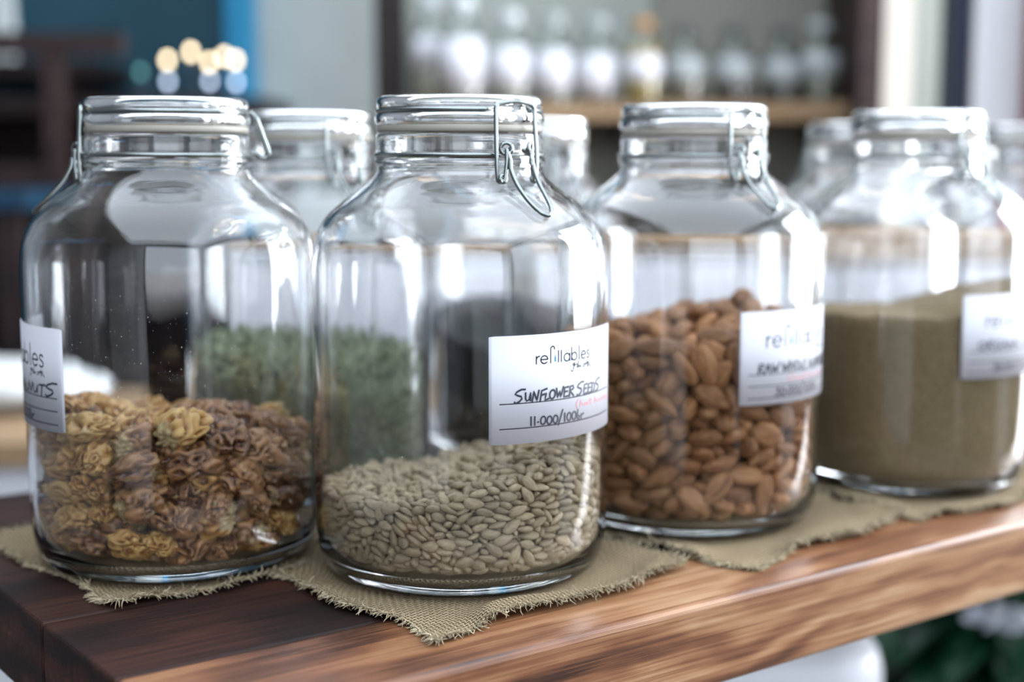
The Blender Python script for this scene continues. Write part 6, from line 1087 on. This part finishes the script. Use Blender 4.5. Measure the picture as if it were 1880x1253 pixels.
def bulk(name, key, H, m, label, cat, rough=.0008, n=120, rings=34, R=.0753, hi=0):
    vs = [(0, 0, H(0, 0))]; fs = []
    def nz(x, y): return rough*noise.noise(Vector((x*320, y*320, 3.3)))+rough*.8*noise.noise(Vector((x*120, y*120, 1.3)))
    for k in range(1, rings+1):
        for i in range(n):
            a = 2*PI*i/n; r = R*k/rings; x, y = r*math.cos(a), r*math.sin(a); vs.append((x, y, H(x, y)+nz(x, y)))
    for i in range(n): fs.append((0, 1+i, 1+(i+1) % n))
    for k in range(rings-1):
        for i in range(n): a = 1+k*n; fs.append((a+i, a+n+i, a+n+(i+1) % n, a+(i+1) % n))
    top = 1+(rings-1)*n; prev = top
    for t in range(1, 13):
        b = len(vs)
        for i in range(n):
            a = 2*PI*i/n; x, y = R*math.cos(a), R*math.sin(a); z0 = H(x, y); f = t/12; z = z0+(.030-z0)*f
            vs.append((x, y, z))
        for i in range(n): fs.append((prev+i, b+i, b+(i+1) % n, prev+(i+1) % n))
        prev = b
    for r, z in ((.0738, .0218), (.0708, .0155), (.066, .0122), (.058, .0108), (.03, .0100)):
        b = len(vs); vs += [(r*math.cos(2*PI*i/n), r*math.sin(2*PI*i/n), z) for i in range(n)]
        for i in range(n): fs.append((prev+i, b+i, b+(i+1) % n, prev+(i+1) % n))
        prev = b
    fs.append(tuple(prev+i for i in range(n))[::-1])
    o = obj(name, vs, fs, m, loc=(*JARS[key], CZ)); tag(o, label, cat, None, 'stuff'); return o
bulk('tan_grain', 'sugar', lambda x, y: .120+.30*max(0, x-.004)+.02*max(0, -x-.04)-.04*max(0, y), SUGAR_M, 'fine tan grain filling over half of a jar, sloping up to one side', 'grain', .0012)
bulk('black_seed', 'black', lambda x, y: .098+.20*y-.10*x, BLACK_M, 'black seed filling a jar in the back row', 'seed', .0015)
g = bulk('green_herb', 'green', lambda x, y: .090+.11*y-.10*x, GREEN_M, 'loose green dried herb filling the jar behind the walnuts', 'herb', .004, R=.0735)
# loose herb flakes on the mass, part of the same heap
fl = MB(); rf = random.Random(8)
for i in range(3200):
    a = rf.uniform(0, 2*PI)
    if rf.random() < .62: r = .0742; z = rf.uniform(.014, .088+.02*math.sin(a)); x, y = r*math.cos(a), r*math.sin(a)
    else: r = .074*math.sqrt(rf.random()); x, y = r*math.cos(a), r*math.sin(a); z = .092+.11*y-.10*x+rf.uniform(0, .006)
    d = Vector((rf.gauss(0, 1), rf.gauss(0, 1), rf.gauss(0, 1))).normalized(); e_ = d.orthogonal().normalized(); L = rf.uniform(.004, .010); w_ = L*.3
    c = Vector((x, y, z)); nn = d.cross(e_)*w_*.4
    def inside(v):
        rr = math.hypot(v.x, v.y); v = Vector((v.x, v.y, max(v.z, .0105))); lim = float(np.interp(v.z, [.0105, .015, .0215, .03, .04], [.064, .0712, .0738, .0748, .0752]))
        return v if rr < lim else Vector((v.x*lim/rr, v.y*lim/rr, v.z))
    fl.add([inside(c-d*L/2), inside(c+e_*w_+nn), inside(c+d*L/2), inside(c-e_*w_+nn)], [(0, 1, 2), (0, 2, 3)])
o = fl.build('herb_flakes', GREEN_M, g); o['kind'] = 'stuff'
# ------------------------------------------------------------------ the shelf of bottles behind
sh = empty('wall_shelf', (.21, 2.60, .30), 0, 'tan wooden shelf board carrying a row of bottles in front of the alcove', 'shelf')
bevel(MB().box(-.41, .40, -.07, .16, -.006, .020).build('shelf_board', TANWOOD, sh), .003)
for x in (-.38, .0, .36): MB().box(x-.012, x+.012, -.05, .16, -.05, -.006).build('bracket', DBROWN, sh)
CLEAR = m_glass('bottle_glass', (.95, .97, .96))
PAPW = mat('bottle_label_white', (.82, .82, .88), .5)
PAPG = mat('bottle_label_grey', (.42, .46, .47), .5)
CAPS = {'grey': mat('cap_grey', (.42, .46, .46), .4), 'pale': mat('cap_pale', (.66, .70, .72), .35), 'orange': mat('cap_amber', (.42, .20, .04), .4), 'dark': mat('cap_dark', (.06, .065, .07), .4)}
def liquid(name, c): return mat(name, c, .3)
def bottle(x, dy, h, w, label, filln, fillc, fillh, capk, paper, lab=(.30, .78), neck=.42):
    z0 = .321; y = 2.60+dy
    t = empty('bottle', (x, y, z0), 0, label, 'bottle', 'bottles on the tan shelf')
    r = w/2; nr = r*neck; sh_ = h*.66; nk = h*.80
    P = spline([(0, .001), (r*.86, 0), (r, .006), (r, sh_*.9), (r*.92, sh_), (nr*1.15, nk*.97), (nr, nk), (nr, h*.9)], 3)+spline([(nr*.8, h*.9), (nr*.8, nk), (r*.84, sh_*.97), (r*.92, sh_*.88), (r*.92, .010), (0, .008)], 3)
    obj('bottle_body', *revolve([(p[0], p[1]) for p in P], 36), CLEAR, t)
    q = revolve([(0, .009), (r*.88, .010), (r*.90, .015), (r*.90, h*fillh), (0, h*fillh)], 32)
    obj('contents', *q, liquid(filln, fillc), t)
    q = revolve([(0, h*.87), (nr*1.35, h*.87), (nr*1.4, h*.88), (nr*1.4, h*.985), (nr*1.2, h), (0, h)], 28); obj('cap', *q, CAPS[capk], t)
    if paper:
        n = 18; vs = []; fs = []
        for k in (r+.0004, r+.0010):
            for i in range(n+1):
                a = -PI/2-1.35+2.7*i/n
                for zz in lab: vs.append((k*math.cos(a), k*math.sin(a), zz*sh_/.66))
        m = 2*(n+1)
        for i in range(n): q = 2*i; fs += [(m+q, m+q+2, m+q+3, m+q+1), (q, q+1, q+3, q+2), (q, q+2, m+q+2, m+q), (q+1, m+q+1, m+q+3, q+3)]
        fs += [(0, m, m+1, 1), (2*n, 2*n+1, m+2*n+1, m+2*n)]
        obj('paper_label', vs, fs, paper, t)
    return t
bottle(-.150, .04, .200, .060, 'pale tan filled bottle at the dark post end of the shelf', 'tan_fill', (.45, .38, .26), .35, 'pale', PAPW, (.36, .62))
bottle(-.090, -.01, .190, .080, 'widest white filled bottle with pale cap', 'white_fill', (.72, .70, .66), .60, 'pale', PAPW, (.16, .60))
bottle(-.004, .00, .165, .072, 'bottle of pale green liquid with white label', 'pale_green_fill', (.55, .60, .38), .6, 'pale', PAPW, (.18, .60))
bottle(.073, .00, .160, .070, 'bottle of cloudy grey liquid with white label', 'grey_fill', (.40, .40, .36), .55, 'grey', PAPW, (.15, .58))
bottle(.153, .00, .153, .074, 'bottle of dark red brown liquid with large round white label', 'redbrown_fill', (.16, .06, .04), .55, 'grey', PAPW, (.12, .56))
bottle(.232, -.02, .150, .068, 'bottle of yellow oil with amber cap', 'yellow_oil', (.58, .38, .035), .66, 'orange', PAPW, (.27, .55))
bottle(.311, .00, .140, .066, 'bottle of light brown liquid with greyish label', 'brown_fill', (.30, .20, .12), .56, 'dark', PAPG, (.28, .58))
bottle(.398, .00, .138, .070, 'dark brown bottle with grey label, third from the timber post', 'darkbrown_fill', (.06, .028, .022), .62, 'dark', PAPG, (.28, .58))
bottle(.484, .00, .136, .070, 'nearly black bottle with grey label beside the olive green bottle', 'black_fill', (.022, .016, .02), .62, 'dark', PAPG, (.28, .56))
bottle(.556, .02, .150, .074, 'olive green filled bottle nearest the timber post', 'olive_fill', (.34, .34, .25), .66, 'grey', PAPG, (.30, .60))

# ------------------------------------------------------------------ low white counters behind the table
def counter(x0, x1, nd, label):
    t = empty('white_counter', ((x0+x1)/2, 2.16, ZF), 0, label, 'counter', 'white counters behind the table'); hw = (x1-x0)/2
    MB().box(-hw, hw, -.14, .16, .08, .845).build('carcass', SAGE, t)
    bevel(MB().box(-hw-.005, hw+.005, -.165, .17, .845, .872).build('countertop', TANWOOD, t), .003)
    w = 2*hw/nd
    for i in range(nd):
        a = -hw+i*w
        d = bevel(MB().box(a+.004, a+w-.004, -.160, -.140, .10, .838).build('cabinet_door', WHITEP, t), .003)
        kb = MB().add(*revolve([(0, 0), (.006, 0), (.010, .012), (.008, .02), (0, .022)], 16)).build('knob', WIRE, d, True)
        kb.location = (a+w-.03, -.160, .72); kb.rotation_euler = (PI/2, 0, 0)
counter(-.42, .005, 2, 'low white counter with two doors, the one beside the dark post')
counter(.060, .80, 4, 'longer low white counter with four doors')

# ------------------------------------------------------------------ dark corner: cabinet, stand-in glints, bench
cab = empty('dark_cabinet', (-.75, 2.75, ZF), 0, 'dark brown open cabinet in the dim corner with stand-in glint beads on its top', 'cabinet')
MB().box(-.40, .29, -.08, .26, 1.060, 1.090).build('cabinet_top', DBROWN, cab)
MB().box(-.40, .29, .24, .26, 0, 1.060).build('back_panel', DBROWN, cab)
for x in (-.40, .26): MB().box(x, x+.03, -.08, .24, 0, 1.060).build('side_panel', DBROWN, cab)
MB().box(-.37, .26, -.07, .24, .70, .72).build('shelf_board', DBROWN, cab)
fr = empty('timber_frame', (-.90, 2.42, ZF), 0, 'reddish brown timber frame of two posts and rails standing before the dark cabinet', 'frame')
MB().box(.118, .148, -.02, .02, 0, 1.150).build('post', MBROWN, fr)
MB().box(-.55, -.51, -.02, .02, 0, 1.150).build('post', MBROWN, fr)
MB().box(-.55, .25, -.02, .02, 1.150, 1.185).build('rail', MBROWN, fr)
MB().box(-.51, .118, -.015, .015, .930, .968).build('rail', MBROWN, fr)
bn = empty('blue_bench', (-1.05, 2.20, ZF), 0, 'bench with a dark blue painted seat against the reddish timber frame', 'bench')
NB = m_plain('dull_blue_paint', (.006, .042, .085), .1, .5)
bevel(MB().box(-.60, .345, -.12, .12, .900, .928).build('seat', NB, bn), .004)
for x in (-.55, .29):
    for y in (-.09, .09): MB().box(x, x+.035, y-.017, y+.017, 0, .900).build('leg', DBROWN, bn)
WARM = mat('warm_glint', (.9, .8, .6), .4, emit=(1.0, .80, .50), estr=6)
COOL = mat('cool_glint', (.7, .75, .9), .4, emit=(.62, .76, 1.0), estr=3.4)
DIMG = mat('teal_glint', (.1, .3, .3), .4, emit=(.15, .42, .42), estr=1.5)
def sphere(r, n=16, m=10): return revolve([(max(0, r*math.sin(PI*i/m)), -r*math.cos(PI*i/m)) for i in range(m+1)], n)
STAND = mat('glint_stand', (.05, .05, .06), .4, .6)
def glint(x, y, zb, zw, zc, warm, cool, label):  # emissive beads added where glossy things only glint with reflections
    t = empty('glint_beads', (x, y, zb), 0, label, 'glint', 'glowing beads standing in for reflection glints in the dark corner')
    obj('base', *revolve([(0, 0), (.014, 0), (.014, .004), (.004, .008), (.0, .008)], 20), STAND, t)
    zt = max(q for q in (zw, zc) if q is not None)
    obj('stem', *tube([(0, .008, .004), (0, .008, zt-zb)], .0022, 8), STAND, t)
    if zc is not None: obj('lower_bead', *sphere(.0058), cool, t, loc=(0, 0, zc-zb))
    if zw is not None: obj('upper_bead', *sphere(.0064), warm, t, loc=(0, 0, zw-zb))
ZT = .338
glint(-.641, 2.69, ZT, .407, .368, WARM, COOL, 'stand-in lamp with a warm bulb over a cool one, second from the teal one')
glint(-.597, 2.69, ZT, .422, None, WARM, COOL, 'stand-in lamp with the highest single pale warm bulb')
glint(-.563, 2.69, ZT, .403, .369, WARM, COOL, 'stand-in lamp with a dim warm bulb in the middle of the cluster')
glint(-.541, 2.72, ZT, .416, None, WARM, COOL, 'stand-in lamp with a bulb half covered by its neighbour')
glint(-.512, 2.68, ZT, .406, .366, WARM, COOL, 'stand-in lamp with a bright warm bulb nearest the pale wall')
glint(-.692, 2.69, ZT, None, .385, WARM, DIMG, 'stand-in lamp with a single dim teal bulb')
pl_ = glint(-.850, 2.69, ZF+.7205, .274, .243, WARM, COOL, 'stand-in lamp standing low on the inner shelf of the dark cabinet')
# pale glassware hanging at the upper corner
for i, x in enumerate((-1.060, -1.032)):
    t = empty('glass_carafe', (x, 2.98, .425), 0, 'tall pale glass carafe %s on the dark ledge' % ('nearest the corner' if i == 0 else 'beside the first one'), 'carafe')
    obj('carafe_body', *revolve([(p[0], p[1]) for p in spline([(0, 0), (.013, 0), (.014, .01), (.013, .12), (.009, .2), (.010, .24), (.008, .24), (.007, .2), (.011, .12), (.012, .012), (0, .008)], 3)], 28), mat('milky_glass', (.62, .68, .68), .3), t)
lg = empty('wall_ledge', (-1.0, 3.0, .41), 0, 'dark timber ledge on the teal wall carrying pale carafes', 'shelf')
MB().box(-.4, .15, -.07, .22, -.015, .015).build('shelf_board', DBROWN, lg)
MB().box(-.3, -.27, -.03, .22, -.06, -.015).build('bracket', DBROWN, lg)
MB().box(.05, .08, -.03, .22, -.06, -.015).build('bracket', DBROWN, lg)

# ------------------------------------------------------------------ side counter at the dark end with a white bundle
sc_ = empty('side_counter', (-1.05, 1.80, ZF), 0, 'low side counter with a tan wooden top and white front beyond the table end', 'counter')
bevel(MB().box(-.55, .52, -.20, .22, .622, .652).build('countertop', TANWOOD, sc_), .003)
MB().box(-.54, .51, -.19, .21, 0, .622).build('cabinet', WHITEP, sc_)
rb = random.Random(3); vs, fs = revolve([(max(0, math.sin(PI*i/24)), -math.cos(PI*i/24)) for i in range(25)], 40)
V = []
for x, y, z in vs:
    n_ = 1+.10*noise.noise(Vector((x*2, y*2, z*2)))+.05*noise.noise(Vector((x*5, y*5, z*5)))
    V.append((x*.17*n_, y*.085*n_, max(-.031, z*.036*n_)))
o = obj('cloth_bundle', V, fs, mat('white_cloth', (.74, .76, .75), .8), loc=(-.71, 1.82, -.068)); tag(o, 'soft white cloth bundle on the tan side counter', 'cloth')

# ------------------------------------------------------------------ below the table: white bin and leafy plant
def rbox(name, hx, hy, h, r, m, parent, z0=0, taper=.9):
    n = 8; prof_ = []; vs = []; fs = []
    pts = []
    for cx_, cy_, a0 in ((hx-r, hy-r, 0), (-hx+r, hy-r, 90), (-hx+r, -hy+r, 180), (hx-r, -hy+r, 270)):
        for i in range(n+1): a = math.radians(a0+90*i/n); pts.append((cx_, cy_, r*math.cos(a), r*math.sin(a)))
    lv = [(0, taper, 1), (.02, taper+.005, 1), (h-.05, 1, 1), (h-.03, 1, 1), (h-.012, 1, .93), (h-.003, 1, .8), (h, 1, .62)]
    for z, k, q in lv: vs += [(k*(cx_+rx*q), k*(cy_+ry*q), z0+z) for cx_, cy_, rx, ry in pts]
    m_ = len(pts)
    for a in range(len(lv)-1):
        for i in range(m_): fs.append((a*m_+i, a*m_+(i+1) % m_, (a+1)*m_+(i+1) % m_, (a+1)*m_+i))
    fs.append(tuple(range(m_))[::-1]); fs.append(tuple((len(lv)-1)*m_+i for i in range(m_)))
    return obj(name, vs, fs, m, parent)
bn2 = empty('white_bin', (.085, 1.43, ZF), 0, 'rounded white plastic bin standing on the floor under the table edge', 'bin')
WPL = mat('white_plastic', (1.15, 1.15, 1.2), .35)
rbox('bin_body', .25, .19, .46, .06, WPL, bn2); rbox('bin_lid', .262, .20, .072, .06, WPL, bn2, .46, 1.0)
LEAF = m_nut('dark_leaf', [(.3, (.006, .045, .020)), (.6, (.012, .085, .035)), (.8, (.03, .16, .06))], 20, .001, .35, (1, 1, 1), .6)
pt_ = empty('leafy_plant', (.60, 1.62, ZF), 0, 'dark green leafy plant with a white bloom in a pot under the table edge', 'plant')
obj('pot', *revolve([(p[0], p[1]) for p in [(0, 0), (.09, 0), (.095, .01), (.13, .22), (.135, .24), (.12, .24), (.115, .20), (0, .19)]], 40), m_plain('terracotta', (.20, .09, .06)), pt_)
rl = random.Random(21)
for i in range(230):
    a = rl.uniform(0, 2*PI); h0 = rl.uniform(.22, .42); reach = rl.uniform(.04, .30); rise = rl.uniform(.02, .20); L = rl.uniform(.11, .17); w_ = L*rl.uniform(.16, .26)
    d = Vector((math.cos(a), math.sin(a), 0)); s = Vector((-d.y, d.x, 0)); vs = []; fs = []
    for k in range(9):
        t = k/8; c = d*(reach*.3+L*t*.9)+Vector((0, 0, h0+rise+L*.55*t-L*.75*t*t)); ww = w_*math.sin(PI*min(1, t*.92+.06))**.8
        vs += [c-s*ww+Vector((0, 0, .25*ww)), c, c+s*ww+Vector((0, 0, .25*ww))]
    for k in range(8): b = 3*k; fs += [(b, b+3, b+4, b+1), (b+1, b+4, b+5, b+2)]
    o = obj('leaf', vs, fs, LEAF, pt_); sl = o.modifiers.new('thick', 'SOLIDIFY'); sl.thickness = .0006
    obj('stem', *tube(spline([(0, 0, .19), tuple(d*reach*.1+Vector((0, 0, h0*.7+.05))), tuple(d*reach*.3+Vector((0, 0, h0+rise)))], 4), .0022, 6), LEAF, pt_)
BL = mat('white_petal', (.75, .78, .86), .5)
fw = obj('bloom', *sphere(.006), mat('bloom_heart', (.7, .65, .4), .6), pt_, loc=(-.10, -.20, .505))
obj('stem', *tube([(0, 0, .19), (-.05, -.10, .40), (-.10, -.198, .500)], .002, 6), LEAF, pt_)
for i in range(6):
    a = i*PI/3; vs, fs = sphere(1, 12, 8); obj('petal', [(x*.020+.018, y*.012, z*.004) for x, y, z in vs], fs, BL, fw).rotation_euler = (.9, 0, a)
